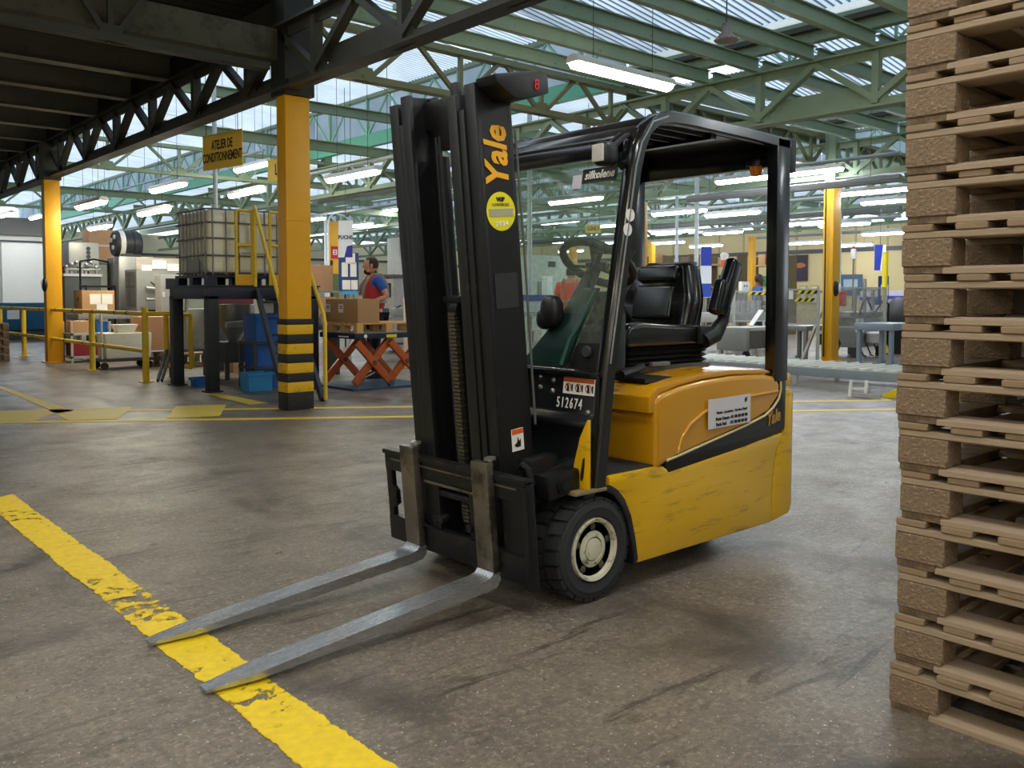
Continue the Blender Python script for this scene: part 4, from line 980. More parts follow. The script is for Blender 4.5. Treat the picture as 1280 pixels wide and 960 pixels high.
carr('tilt_pin', MB().cyl((-0.12, -0.46, 0.475), (-0.12, -0.34, 0.475), 0.035, n=14).cyl((-0.12, -0.47, 0.475), (-0.12, -0.46, 0.475), 0.02, n=12), FD)
carr('tilt_bracket', MB().box(-0.20, -0.02, -0.45, -0.36, 0.43, 0.53, 0.02), FB)
# front bulkhead writing
br, bu = (0, -1, 0), (0, 0, 1)
lettering('512674', 0.062, PAPER, FL, (0.0005, -0.335, 0.782), br, (0.10, 0, 1), fat=0.0, sx=0.62, shear=0.05, space=1.32)
pst = plate((0.0095, -0.383, 0.855), br, (0.10, 0, 1), 0.175, 0.066, 0.002).build('pictogram_sticker', PAPER, FL)
plate((0.0092, -0.383, 0.879), br, (0.10, 0, 1), 0.172, 0.017, 0.0012).build('pictogram_band', M('brown_orange', '#b0562a', 0.5), pst)
RP = M('pictogram_red', '#9a2a3c', 0.6)
for k in range(3):
    y = -0.325 - k * 0.057
    o_ = Vector((0.0062, y, 0.848))
    MB().tube([o_ + Vector((0.0, 0.016 * math.cos(a), 0.016 * math.sin(a))) for a in [2 * math.pi * j / 16 for j in range(16)]], 0.0022, 5, closed=True).build('pictogram_ring', RP, pst)
    MB().prism([(y + 0.008, 0.833), (y + 0.004, 0.850), (y + 0.008, 0.862), (y - 0.002, 0.858), (y - 0.006, 0.846), (y - 0.004, 0.833)], 'x', 0.0035, 0.0085).build('pictogram_figure', INK, pst)
    MB().box(0.0035, 0.0085, y - 0.026, y - 0.021, 0.833, 0.862).build('pictogram_post', INK, pst)
# hood sticker, body lettering, pillar dots
hs = plate((0.885, -0.4975, 0.690), (1, 0, 0.012), (0, 0, 1), 0.33, 0.135, 0.0015).build('hood_sticker', M('sticker_white', '#dcd8da', 0.4, var=0.03), FL)
lettering('Vente - Location - Service Neuf', 0.017, INK, hs, (0.90, -0.4995, 0.692), (1, 0, 0.012), (0, 0, 1), fat=0.0004, sx=1.1)
lettering('Paris Ouest : 01 00 00 00 00', 0.021, INK, hs, (0.90, -0.4995, 0.663), (1, 0, 0.012), (0, 0, 1), fat=0.0007, sx=1.02)
lettering('Paris Sud    : 01 00 00 00 00', 0.021, INK, hs, (0.90, -0.4995, 0.638), (1, 0, 0.012), (0, 0, 1), fat=0.0007, sx=1.02)
MB().prism([(1.0, 0.735), (1.008, 0.747), (1.016, 0.74), (1.022, 0.75), (1.018, 0.728), (1.005, 0.722)], 'y', -0.501, -0.499).build('sticker_mark', INK, hs)
lettering('Yale', 0.088, M('logo_ochre', '#b98c36', 0.45), FL, (1.262, -0.4905, 0.625), (1, 0, 0.17), (0, 0, 1), shear=0.2, fat=0.0022, sx=0.78)
for (x, z) in ((0.19, 1.547), (0.174, 1.488)):
    rings = [[(x + rr * math.cos(a), -0.4935 + 0.0, z + rr * 1.0 * math.sin(a)) for a in [2 * math.pi * k / 24 for k in range(24)]] for rr in (0.001, 0.026)]
    m = MB().loft(rings, caps=False); m.build('round_label', PAPER, FL)
# ---------------------------------------------------------------- pallets in the tall stack (long side runs along -y from the corner, ends of the deck boards face the viewer)
WOODE = M('pallet_wood_ends', '#a08460', 0.8, var=0.3, scale=30, bump=0.3, bscale=60, dirt=('#6f5a42', 0.5, 14, 0.58))
CHIP = M('chipboard_block', '#85705a', 0.9, var=0.4, scale=75, bump=0.9, bscale=90, dirt=('#c4ad8c', 0.7, 85, 0.55))
WOODL = M('pallet_board_pale', '#a08c74', 0.75, var=0.22, scale=4, stretch=(9, 1.2, 9), bump=0.12, bscale=20, dirt=('#7d6850', 0.5, 5, 0.58))
WOODX = M('pallet_board_cross', '#907a60', 0.75, var=0.22, scale=4, stretch=(1.2, 9, 9), bump=0.12, bscale=20, dirt=('#7d6850', 0.5, 5, 0.58))
PL, PD, PH = 1.2, 1.0, 0.1425
PT = 0.0215; BLKH = PH - 3 * PT
def make_pallet(name, label, loc, cat='pallet'):
    """origin at the corner nearest the viewer's left: x to the right (depth), y = -long side"""
    t = thing(name, label, cat, loc)
    first = {}
    def piece(nm, key, mk, mat, p):
        if key not in first: first[key] = mk().build(nm, mat, t); first[key].location = p
        else: share(first[key], t, p)
    z = 0.0
    piece('bottom_board', 'bx', lambda: MB().box(0.006, PD, -0.115, -0.003, 0, PT, 0.002, seg=1), M('pallet_board_grimy', '#7d6850', 0.8, var=0.3, scale=6, bump=0.12, bscale=20, dirt=('#3f352b', 0.7, 9, 0.52)), (0, 0, 0))
    piece('bottom_board', 'bx', None, None, (0, -PL + 0.115, 0))
    for x in (0, PD / 2 - 0.055, PD - 0.11):
        piece('bottom_board', 'by', lambda: MB().prism([(0, 0), (0.11, 0), (0.11, PT - 0.008), (0.098, PT), (0.012, PT), (0, PT - 0.008)], 'y', -PL + 0.117, -0.117), WOODL, (x, 0, 0))
    for x in (0, PD / 2 - 0.05, PD - 0.10):
        for y in (0, -(PL - 0.14) / 2, -(PL - 0.14)):
            piece('block', 'bl', lambda: MB().box(0, 0.10, -0.14, 0, PT, PT + BLKH, 0.003, seg=1), CHIP, (x, y, 0))
    for x in (0, PD / 2 - 0.05, PD - 0.10):
        piece('stringer_board', 'st', lambda: MB().box(0.002, 0.10, -PL, 0, PT + BLKH + 0.0006, PT * 2 + BLKH - 0.0006, 0.0035, seg=1), WOODL, (x, 0, 0))
    y = 0.0; k = 0
    for k in range(9):
        piece('deck_board', 'dk', lambda: MB().box(0, PD, -0.085, 0, PT * 2 + BLKH, PH - 0.0010, 0.0035, seg=1), WOODX, (random.uniform(-0.005, 0.006), -k * (PL - 0.085) / 8 + (random.uniform(-0.010, 0.010) if 0 < k < 8 else 0), 0))
    return t
names = ['lowest pallet of the tall stack, standing on the concrete floor', 'second pallet from the floor in the tall stack', 'third pallet from the floor in the tall stack', 'fourth pallet from the floor in the tall stack',
         'fifth pallet from the floor in the tall stack', 'sixth pallet from the floor in the tall stack', 'seventh pallet from the floor in the tall stack', 'eighth pallet from the floor in the tall stack, about at fork truck seat height',
         'ninth pallet from the floor in the tall stack', 'tenth pallet from the floor in the tall stack', 'eleventh pallet from the floor in the tall stack', 'twelfth pallet from the floor in the tall stack',
         'thirteenth pallet from the floor in the tall stack', 'fourteenth pallet from the floor in the tall stack, second from the picture top', 'topmost pallet in view of the tall stack, cut by the picture top', ]
off = [(-.012, .010), (.000, .004), (.006, .000), (.000, .006), (.004, -.004), (-.002, .002), (-.008, .008), (.002, .002), (.004, -.002), (.000, .004), (.006, -.002), (.002, .000), (.004, .004), (.010, .008), (.004, .004)]
for i in range(15):
    t = make_pallet('pallet', 'wooden ' + names[i], (2.545 + off[i][0], 1.172 + off[i][1], i * PH))
    t['group'] = 'tall stack of wooden pallets'
# ---------------------------------------------------------------- helper for goods and machines
def gp_(px, D):
    p = at(px, 370, D); return (p.x, p.y, 0)
def zat(py, D): return CAM_H - (py - 370) / F_PX * D
# ---------------------------------------------------------------- yellow guard rail on the left
gr = thing('guard_rail', 'yellow two bar guard rail running back from the dark platform past the left column', 'railing', (4.33, 12.75, 0))
def post(x, y, h=1.02, r=0.045, nm='post'):
    m = MB().cyl((x, y, 0), (x, y, h), r, n=10)
    m.box(x - 0.08, x + 0.08, y - 0.08, y + 0.08, 0, 0.012); return m.build(nm, YRAIL, gr)
for y in (0, 2.55, 7.1, 9.2): post(0.02 if y else 0, y, 1.06 if y == 0 else 0.98)
for z in (0.44, 0.97):
    MB().cyl((0, 0, z), (0, 9.6, z), 0.032, n=10).build('rail', YRAIL, gr)
MB().cyl((0.0, 0, 0.97), (0.35, -0.3, 0.97), 0.032, n=10).build('rail', YRAIL, gr)
MB().cyl((0.42, 0.35, 0.2), (0.42, 0.35, 0.95), 0.035, n=10).build('post', YRAIL, gr)
MB().cyl((0.55, -0.25, 0.2), (0.55, -0.25, 0.95), 0.035, n=10).build('post', YRAIL, gr)
MB().cyl((0.42, 0.35, 0.95), (0.55, -0.25, 0.95), 0.03, n=10).cyl((0.42, 0.35, 0.2), (0.55, -0.25, 0.2), 0.03, n=10).build('end_frame', YRAIL, gr)
BKT = M('rail_scuff', '#3a3426', 0.7)
sc = MB().cyl((0, 0, 0.97), (0, 0.05, 0.97), 0.0335, n=10).build('scuff_band', BKT, gr); sc.location = (0, 0.7, 0)
for k in range(1, 16): share(sc, gr, (0, 0.7 + 0.55 * k, 0 if k % 2 else -0.53))

# ---------------------------------------------------------------- dark blue platform with plastic tank and ladder
pf = thing('platform', 'dark blue steel platform carrying the white plastic tank', 'platform', (4.45, 10.82, 0))
PX, PY = 1.55, 1.30
for x in (0.07, PX - 0.07):
    for y in (0.07, PY - 0.05):
        MB().box(x - 0.07, x + 0.07, y - 0.07, y + 0.07, 0, 1.22, 0.006).box(x - 0.1, x + 0.1, y - 0.1, y + 0.1, 0, 0.015).build('leg', M('grimy_navy', '#15181f', 0.5, var=0.3, dirt=('#3b3a38', 0.5, 9, 0.58)), pf)
MB().box(0, PX, 0, 0.12, 1.18, 1.34, 0.004).build('edge_beam', NAVY, pf); MB().box(0, PX, PY - 0.12, PY, 1.18, 1.34, 0.004).build('edge_beam', NAVY, pf)
MB().box(0, 0.12, 0.12, PY - 0.12, 1.18, 1.34, 0.004).build('edge_beam', NAVY, pf); MB().box(PX - 0.12, PX, 0.12, PY - 0.12, 1.18, 1.34, 0.004).build('edge_beam', NAVY, pf)
MB().box(-0.02, PX + 0.02, -0.02, PY + 0.02, 1.34, 1.36).build('deck_plate', NAVY, pf)
ib = thing('plastic_tank', 'white square plastic tank in a grey wire cage on the dark blue platform', 'tank', (4.50, 10.94, 1.36))
IX, IY, IZ = 1.2, 1.1, 0.84
pal = MB()
for x in (0.0, IX / 2 - 0.06, IX - 0.12):
    for y in (0.0, IY / 2 - 0.06, IY - 0.12): pal.box(x, x + 0.12, y, y + 0.12, 0, 0.10)
pal.box(0, IX, 0, IY, 0.10, 0.13); pal.build('tank_pallet', NAVY, ib)
HD = M('hdpe_tank', '#f2efd9', 0.4, var=0.05, scale=2); 
MB().box(0.03, IX - 0.03, 0.03, IY - 0.03, 0.135, 0.135 + IZ, 0.09, seg=3).build('tank_shell', HD, ib)
MB().lathe([(0.10, 0), (0.10, 0.05), (0.06, 0.055)], (IX / 2, IY / 2, 0.135 + IZ - 0.005), 'z', 20).build('filler_cap', WHITE, ib)
WIRE = M('cage_wire', '#6f7170', 0.4, 0.5, var=0.1)
def ringw(z): 
    c = 0.07; return [(c, 0, z), (IX - c, 0, z), (IX, c, z), (IX, IY - c, z), (IX - c, IY, z), (c, IY, z), (0, IY - c, z), (0, c, z)]
for z in (0.16, 0.38, 0.60, 0.80, 0.97): MB().tube(ringw(z), 0.011, 6, closed=True).build('cage_hoop', WIRE, ib)
vw = MB().cyl((0, 0, 0.13), (0, 0, 0.98), 0.010, n=6).build('cage_bar', WIRE, ib); vw.location = (0.0, 0.07, 0)
for k in range(1, 8): share(vw, ib, (0.0, 0.07 + k * 0.123, 0))
for k in range(0, 7): share(vw, ib, (0.07 + k * 0.177, 0, 0))
for k in range(0, 7): share(vw, ib, (0.07 + k * 0.177, IY, 0))
for k in range(0, 7): share(vw, ib, (IX, 0.07 + k * 0.143, 0))
MB().box(0.42, 0.80, -0.014, -0.008, 0.42, 0.78).build('cage_plate', M('plate_silver', '#cfcfc4', 0.35, 0.3), ib)
MB().box(-0.016, -0.01, 0.25, 0.62, 0.17, 0.33).build('tank_label', M('grey_label', '#8e9092', 0.5), ib)
# ladder with yellow hand rails
ld = thing('ladder', 'steep dark blue steps with yellow handrails beside the striped column', 'ladder', (4.66, 9.13, 0), math.radians(-14.6))
LW_, LR = 0.42, 1.72
for x in (0.0, LW_):
    MB().bar((x, 0.06, 0.0), (x, LR, 1.28), 0.045, 0.11).build('stringer', NAVY, ld)
for k in range(6):
    f = (k + 0.7) / 6.4
    MB().box(0.02, LW_ - 0.02, 0.06 + (LR - 0.06) * f - 0.09, 0.06 + (LR - 0.06) * f + 0.07, 1.28 * f - 0.012, 1.28 * f + 0.012).build('tread', NAVY, ld)
for x in (-0.02, LW_ + 0.02):
    MB().tube([(x, 0.02, 0.02), (x, 0.02, 0.90), (x, 0.08, 1.0), (x, LR - 0.03, 2.36), (x, LR, 2.38)], 0.024, 8).build('hand_rail', YRAIL, ld)
    MB().cyl((x, LR, 1.34), (x, LR, 2.38), 0.024, n=8).build('hand_rail_post', YRAIL, ld)
# guard frames of the platform on both sides of the steps
for xa, xb in ((0.395, 0.61), (0.86, 1.08)):
    MB().cyl((xa, 0.03, 1.36), (xa, 0.03, 2.32), 0.022, n=8).build('guard_post', YRAIL, pf); MB().cyl((xb, 0.03, 1.36), (xb, 0.03, 2.32), 0.022, n=8).build('guard_post', YRAIL, pf)
    for z in (1.88, 2.32): MB().cyl((xa, 0.03, z), (xb, 0.03, z), 0.02, n=8).build('guard_bar', YRAIL, pf)
    MB().box(xa, xb, 0.0, 0.012, 1.36, 1.50).build('toe_board', YEL, pf)

# ---------------------------------------------------------------- under and beside the platform
def bin_(label, px, D, w, d, h, mat, z=0.0, name='storage_bin', cat='bin', lip=True, rz=0.0):
    t = thing(name, label, cat, (*gp_(px, D)[:2], z), rz)
    b = MB(); th = 0.012
    tp = 0.03
    b.hexa([(-w / 2 + tp, -d / 2 + tp, 0), (w / 2 - tp, -d / 2 + tp, 0), (w / 2 - tp, d / 2 - tp, 0), (-w / 2 + tp, d / 2 - tp, 0), (-w / 2, -d / 2, h), (w / 2, -d / 2, h), (w / 2, d / 2, h), (-w / 2, d / 2, h)], 0.01)
    top = [f for f in b.bm.faces if f.normal.z > 0.9 and abs(f.calc_center_median().z - h) < 0.01]
    r = bmesh.ops.inset_region(b.bm, faces=top, thickness=0.02)
    for f in top:
        for v in f.verts: v.co.z -= h * 0.75
    b.build('tub', mat, t)
    if lip:
        MB().box(-w / 2 - 0.012, w / 2 + 0.012, -d / 2 - 0.012, -d / 2 + 0.01, h - 0.035, h).box(-w / 2 - 0.012, w / 2 + 0.012, d / 2 - 0.01, d / 2 + 0.012, h - 0.035, h).box(-w / 2 - 0.012, -w / 2 + 0.01, -d / 2, d / 2, h - 0.035, h).box(w / 2 - 0.01, w / 2 + 0.012, -d / 2, d / 2, h - 0.035, h).build('rim', mat, t)
    return t
bin_('blue plastic crate on the floor right under the platform, in front of the steps', 319, 11.3, 0.34, 0.26, 0.24, M('light_blue_plastic', '#2f86c4', 0.45))
bin_('small dark blue tray on the floor between the platform legs', 251, 11.9, 0.26, 0.2, 0.12, BLUEB)
bt = thing('work_table', 'steel side table behind the platform leg with a white tub on it', 'table', gp_(240, 13.2))
MB().box(-0.3, 0.3, -0.25, 0.25, 0.40, 0.43).build('table_top', STEEL, bt)
for x in (-0.26, 0.26):
    for y in (-0.2, 0.2): MB().box(x - 0.02, x + 0.02, y - 0.02, y + 0.02, 0, 0.40).build('leg', DGREY, bt)
wt = thing('vat', 'white plastic vat with a curled grey hose on the steel side table', 'vat', (*gp_(240, 13.2)[:2], 0.43))
MB().prism([(-0.24, 0), (0.24, 0), (0.27, 0.6), (-0.27, 0.6)], 'y', -0.2, 0.2, 0.02).build('tub', M('vat_white', '#dcdcd2', 0.45), wt)
MB().tube([(-0.05, -0.23, 0.95), (-0.16, -0.24, 0.80), (-0.20, -0.24, 0.40), (-0.14, -0.24, 0.12), (-0.02, -0.24, 0.03), (0.1, -0.24, 0.15), (0.14, -0.24, 0.5), (0.12, -0.23, 0.98)], 0.032, 10).build('hose', M('hose_ribbed_grey', '#c3c4bf', 0.4, var=0.15, scale=30), wt)
pm = thing('pump_unit', 'dark pump unit with steel hopper under the platform', 'machine', gp_(292, 13.0))
MB().box(-0.25, 0.25, -0.25, 0.25, 0.25, 0.55, 0.02).build('base_box', DGREY, pm)
MB().lathe([(0.08, 0.55), (0.30, 0.95), (0.30, 1.1), (0.28, 1.1), (0.06, 0.56)], (0.0, 0, 0), 'z', 20).build('hopper', STEEL, pm)
MB().cyl((-0.25, -0.3, 0.80), (0.35, -0.3, 0.85), 0.05, n=14).build('pipe', STEEL, pm)
for x in (-0.2, 0.2):
    for y in (-0.2, 0.2): MB().box(x - 0.025, x + 0.025, y - 0.025, y + 0.025, 0, 0.25).build('leg', DGREY, pm)
MB().tube([(-0.1, -0.28, 0.6), (-0.05, -0.33, 0.4), (0.1, -0.33, 0.35), (0.2, -0.3, 0.5)], 0.012, 6).build('cable', BLK, pm)
bx_ = thing('carton', 'brown carton on the floor behind the pump unit', 'box', gp_(303, 14.2))
MB().box(-0.25, 0.25, -0.18, 0.18, 0, 0.36, 0.004).build('carton_body', BOXC, bx_); MB().box(-0.04, 0.04, -0.182, 0.182, 0.35, 0.362).build('tape', PAPER, bx_)
rd = thing('machine_hood', 'dark red machine housing behind the platform, just under its deck', 'machine', gp_(286, 14.6))
MB().box(-0.35, 0.35, -0.2, 0.2, 0.98, 1.22, 0.03).build('housing', M('dark_red', '#5b1820', 0.5), rd); MB().box(-0.3, 0.3, -0.15, 0.15, 0.0, 0.98).build('pedestal', DGREY, rd)
br_ = bin_('large blue bin on the rack between the steps and the striped column', 333, 11.9, 0.5, 0.4, 0.36, BLUEB, z=0.62)
rk = thing('rack', 'low dark rack under the large blue bin', 'rack', gp_(333, 11.9))
MB().box(-0.3, 0.3, -0.25, 0.25, 0.58, 0.62).build('shelf', DGREY, rk)
for x in (-0.28, 0.28):
    for y in (-0.22, 0.22): MB().box(x - 0.02, x + 0.02, y - 0.02, y + 0.02, 0, 0.58).build('leg', DGREY, rk)
MB().box(-0.3, 0.3, -0.25, 0.25, 0.25, 0.28).build('shelf', DGREY, rk)
nb = thing('drinks_pack', 'small pack of clear bottles standing on the large blue bin', 'bottle', (*gp_(333, 11.9)[:2], 0.99))
MB().box(-0.08, 0.08, -0.06, 0.06, -0.005, 0.18, 0.02).build('pack', WHITE, nb); MB().lathe([(0.02, 0.18), (0.02, 0.21)], (0, 0, 0), 'z', 10).build('cap', BLUEB, nb)

# ---------------------------------------------------------------- left machinery behind the rail
def cabinet(name, label, px, D, w, d, z0, z1, mat, cat='machine', rz=0.0):
    t = thing(name, label, cat, gp_(px, D), rz)
    MB().box(-w / 2, w / 2, -d / 2, d / 2, z0, z1, 0.015).build('housing', mat, t)
    if z0 > 0.05:
        for x in (-w / 2 + 0.05, w / 2 - 0.05):
            for y in (-d / 2 + 0.05, d / 2 - 0.05): MB().box(x - 0.035, x + 0.035, y - 0.035, y + 0.035, 0, z0).build('leg', DGREY, t)
    return t
c = cabinet('machine_cabinet', 'tall stainless steel machine cabinet with a black motor on its top', 166, 19.0, 0.75, 0.7, 0.15, 2.05, STEEL)
for y in (-0.33, 0.0, 0.33): MB().box(-0.40, -0.375, y - 0.03, y + 0.03, 0.2, 2.02).build('door_post', GREY, c)
MB().box(-0.385, -0.376, -0.30, -0.03, 0.3, 1.9).build('door', LGREY, c); MB().box(-0.385, -0.376, 0.03, 0.30, 0.3, 1.9).build('door', M('steel_light', '#9ea09d', 0.35, 0.5), c)
MB().box(-0.40, -0.385, -0.06, -0.04, 1.0, 1.2).build('handle', BLK, c)
MB().box(-0.12, 0.1, -0.365, -0.352, 0.95, 1.2).build('notice', PAPER, c)
mo = thing('motor', 'big round black and grey motor with white spots on top of the steel cabinet', 'motor', (*gp_(161, 19.0)[:2], 2.05))
MB().lathe([(0.05, -0.3), (0.25, -0.3), (0.28, -0.25), (0.28, 0.05), (0.30, 0.06), (0.30, 0.18), (0.25, 0.24), (0.1, 0.26)], (0, 0, 0.28), 'x', 28).build('motor_body', M('motor_dark', '#33353a', 0.45, 0.2), mo)
MB().box(-0.2, 0.2, -0.2, 0.2, 0, 0.10).build('motor_foot', DGREY, mo)
for (y, z) in ((-0.12, 0.42), (0.1, 0.36), (-0.02, 0.2)): MB().lathe([(0.05, -0.33), (0.05, -0.30)], (0, y, z), 'x', 14).build('port', WHITE, mo)
MB().lathe([(0.28, -0.22), (0.295, -0.22), (0.295, -0.12), (0.28, -0.12)], (0, 0, 0.28), 'x', 28).build('band', WHITE, mo)
c = cabinet('machine_cabinet', 'grey machine right of the steel cabinet with clear guards and a yellow lamp', 192, 18.0, 0.9, 0.7, 0.5, 1.75, GREY)
MB().box(-0.46, -0.452, -0.3, 0.25, 1.0, 1.7).build('guard_pane', clear_sheet('guard_plastic', '#dfe4e2', 0.25, '#b8b8b4', 0.08, 12), c)
MB().box(-0.3, 0.2, -0.37, -0.352, 0.55, 0.95).build('dark_opening', BLK, c)
MB().cyl((-0.3, -0.45, 1.15), (0.3, -0.45, 1.15), 0.03, n=10).cyl((-0.3, -0.42, 1.38), (0.2, -0.42, 1.32), 0.04, n=10).build('roller', STEEL, c)
MB().cyl((0.2, -0.42, 0.82), (0.2, -0.42, 1.0), 0.05, n=12).build('lamp', M('lemon_plastic', '#e3e01e', 0.4), c)
MB().tube([(0.2, -0.42, 1.0), (0.1, -0.42, 1.25), (-0.2, -0.42, 1.5)], 0.015, 6).build('cable', BLK, c)
for (x, z, s) in ((0.0, 1.85, 0.14), (0.28, 1.80, 0.12), (-0.25, 1.78, 0.1)): MB().box(x - s, x + s, -0.36, -0.352, z - s * 0.6, z + s * 0.6).build('notice', PAPER, c)
MB().box(-0.45, 0.45, -0.35, -0.33, 1.75, 1.98).build('back_panel', M('mixed_grey', '#a9a29a', 0.5, var=0.4, scale=9), c)
c = cabinet('control_box', 'beige control box with a dark screen at the left end of the platform', 209, 16.7, 0.35, 0.3, 0.9, 1.62, LGREY)
MB().box(-0.08, 0.10, -0.165, -0.152, 1.35, 1.55).build('screen', BLK, c); MB().box(-0.14, -0.1, -0.165, -0.152, 1.2, 1.3).build('notice', PAPER, c)
c = cabinet('machine_cabinet', 'dark grey filling machine beside the left yellow column', 98, 21.0, 0.8, 0.8, 0.2, 1.68, M('machine_green_grey', '#5c625e', 0.5, var=0.15))
MB().box(-0.42, 0.42, -0.42, 0.42, 1.68, 1.74).build('top_rim', PAPER, c)
c2_ = cabinet('filling_head_unit', 'pale grey machine head with dials above the dark grey filling machine', 101, 22.2, 0.7, 0.7, 1.95, 2.55, LGREY)
for k in range(4): MB().lathe([(0.05, -0.37), (0.05, -0.35)], (0.1, 0, 2.1 + 0.1 * k), 'y', 12).build('dial', DGREY, c2_)
MB().box(-0.1, 0.1, -0.1, 0.1, 0.0, 1.95).build('column_stand', GREY, c2_)
vr = thing('valve_rack', 'tangle of steel valves and pipes on the dark grey filling machine', 'machine', (*gp_(99, 21.0)[:2], 1.74)); tagk = MB()
for k in range(7): tagk.cyl((-0.35 + 0.11 * k, -0.3 + 0.05 * (k % 3), 0), (-0.35 + 0.11 * k, -0.3 + 0.05 * (k % 3), 0.12 + 0.06 * (k % 4)), 0.035, n=8); tagk.ell((-0.35 + 0.11 * k, -0.3, 0.16 + 0.05 * (k % 3)), 0.05, 0.05, 0.05, nu=8, nv=6)
tag(tagk.build('valves', STEEL, vr), kind='stuff'); MB().cyl((-0.4, -0.3, 0.1), (0.4, -0.3, 0.1), 0.03, n=8).build('manifold', GREY, vr)
st = thing('step_ladder', 'black mobile step ladder with a red bag left of the steel cabinet', 'ladder', gp_(122, 18.6))
for x in (-0.28, 0.28):
    for y in (-0.2, 0.2): MB().cyl((x, y, 0), (x, y, 1.95 if y > 0 else 1.45), 0.02, n=6).build('upright', BLK, st)
for z in (0.5, 0.98, 1.42): MB().box(-0.3, 0.3, -0.22, 0.22, z - 0.02, z + 0.02).build('tread', BLK, st)
MB().tube([(-0.28, 0.2, 1.95), (0, 0.2, 2.0), (0.28, 0.2, 1.95)], 0.02, 6).build('hoop', BLK, st)
rb = thing('red_bag', 'red bag sitting on the step ladder', 'bag', (*gp_(120, 18.6)[:2], 1.0)); MB().ell((0, 0, 0.14), 0.16, 0.12, 0.15, p=0.9).build('bag_body', M('bag_red', '#c8565a', 0.7), rb); MB().tube([(-0.06, 0, 0.27), (0, 0, 0.33), (0.06, 0, 0.27)], 0.01, 6).build('strap', BLK, rb)
oc = thing('carton', 'orange brown carton high on the shelf left of the round motor', 'box', (*gp_(128, 24)[:2], 2.15)); MB().box(-0.4, 0.4, -0.3, 0.3, 0, 0.85, 0.01).build('carton_body', M('orange_card', '#dba678', 0.7), oc)
MB().box(-0.4, 0.4, -0.31, -0.30, 0.4, 0.44).build('tape', PAPER, oc)
sf = thing('shelf', 'grey shelf frame carrying the orange brown carton', 'shelf', gp_(128, 24)); MB().box(-0.45, 0.45, -0.35, 0.35, 2.09, 2.15).build('board', GREY, sf)
for x in (-0.42, 0.42): MB().box(x - 0.03, x + 0.03, -0.3, 0.3, 0, 2.09).build('side_frame', GREY, sf)
# carton with papers on the grey roller table
tbl = thing('roller_table', 'grey roller table behind the yellow rail with a big carton on it', 'table', gp_(132, 17.5))
MB().box(-0.62, 0.72, -0.4, 0.4, 0.77, 0.87, 0.005).build('table_top', GREY, tbl)
for x in (-0.52, 0.62):
    for y in (-0.33, 0.33): MB().box(x - 0.04, x + 0.04, y - 0.04, y + 0.04, 0, 0.77).build('leg', LGREY, tbl)
bc = thing('carton', 'big brown carton with three white papers behind the yellow rail', 'box', (*gp_(118, 17.5)[:2], 0.87))
MB().box(-0.34, 0.26, -0.4, 0.15, 0, 0.46, 0.006).build('carton_body', BOXC, bc)
for x, z in ((-0.10, 0.29), (0.12, 0.29), (0.02, 0.10)): MB().box(x - 0.10, x + 0.10, -0.406, -0.401, z - 0.10, z + 0.10).build('paper_sheet', PAPER, bc)
MB().box(-0.346, -0.34, -0.25, -0.05, 0.25, 0.33).build('print', M('box_print', '#8a6a4a', 0.7), bc)
ct = thing('trolley', 'grey two level trolley with crates beside the left yellow column', 'trolley', gp_(107, 16.4))
for z in (0.10, 0.52): MB().box(-0.35, 0.35, -0.3, 0.3, z - 0.02, z + 0.02).build('tray', LGREY, ct)
for x in (-0.33, 0.33):
    for y in (-0.28, 0.28): MB().box(x - 0.02, x + 0.02, y - 0.02, y + 0.02, 0, 0.75).build('upright', LGREY, ct)
x0, y0, _ = gp_(107, 16.4)
for dx, lb in ((-0.16, 'dark red crate on the trolley lower tray, left'), (0.17, 'dark red crate on the trolley lower tray, right')):
    cr = thing('crate', lb, 'crate', (x0 + dx, y0 - 0.02, 0.12)); MB().box(-0.145, 0.145, -0.24, 0.24, 0, 0.26, 0.01).build('crate_body', M('crate_red', '#8c1f2c', 0.5), cr); MB().box(-0.15, 0.15, -0.25, 0.25, 0.23, 0.26).build('rim', M('crate_red', '', 0), cr)
cr = thing('carton', 'brown carton on the trolley upper tray', 'box', (x0 - 0.12, y0, 0.54)); MB().box(-0.18, 0.18, -0.2, 0.2, 0, 0.22, 0.004).build('carton_body', BOXC, cr); MB().box(-0.03, 0.03, -0.202, 0.202, 0.21, 0.222).build('tape', PAPER, cr)
cr = thing('crate', 'blue crate on the trolley upper tray', 'crate', (x0 + 0.22, y0, 0.54)); MB().box(-0.1, 0.1, -0.2, 0.2, 0, 0.2, 0.01).build('crate_body', BLUEB, cr); MB().box(-0.11, 0.11, -0.21, 0.21, 0.17, 0.2).build('rim', BLUEB, cr)
dl = thing('dolly', 'low wheeled steel dolly with a bent push handle behind the yellow rail', 'trolley', gp_(152, 14.9))
MB().box(-0.42, 0.42, -0.28, 0.28, 0.13, 0.18, 0.005).build('deck', DGREY, dl)
for x in (-0.36, 0.36):
    for y in (-0.22, 0.22): MB().lathe([(0.06, -0.02), (0.06, 0.02)], (x, y, 0.06), 'y', 16).build('wheel', RUB, dl)
MB().tube([(-0.40, 0.22, 0.16), (-0.40, 0.22, 0.90), (-0.40, 0.15, 0.98), (-0.40, -0.15, 0.98), (-0.40, -0.22, 0.90), (-0.40, -0.22, 0.16)], 0.02, 8).build('push_handle', LGREY, dl)
x0, y0, _ = gp_(152, 14.9)
wb_ = thing('vat', 'cream white plastic vat standing on the wheeled dolly', 'vat', (x0 + 0.03, y0, 0.18)); MB().prism([(-0.36, 0), (0.36, 0), (0.38, 0.42), (-0.38, 0.42)], 'y', -0.24, 0.24, 0.02).build('tub', M('vat_cream', '#e2decb', 0.45), wb_)
MB().prism([(-0.12, 0.42), (0.12, 0.42), (0.2, 0.56), (-0.2, 0.56)], 'y', -0.12, 0.12, 0.01).build('spout', M('vat_cream', '', 0), wb_)
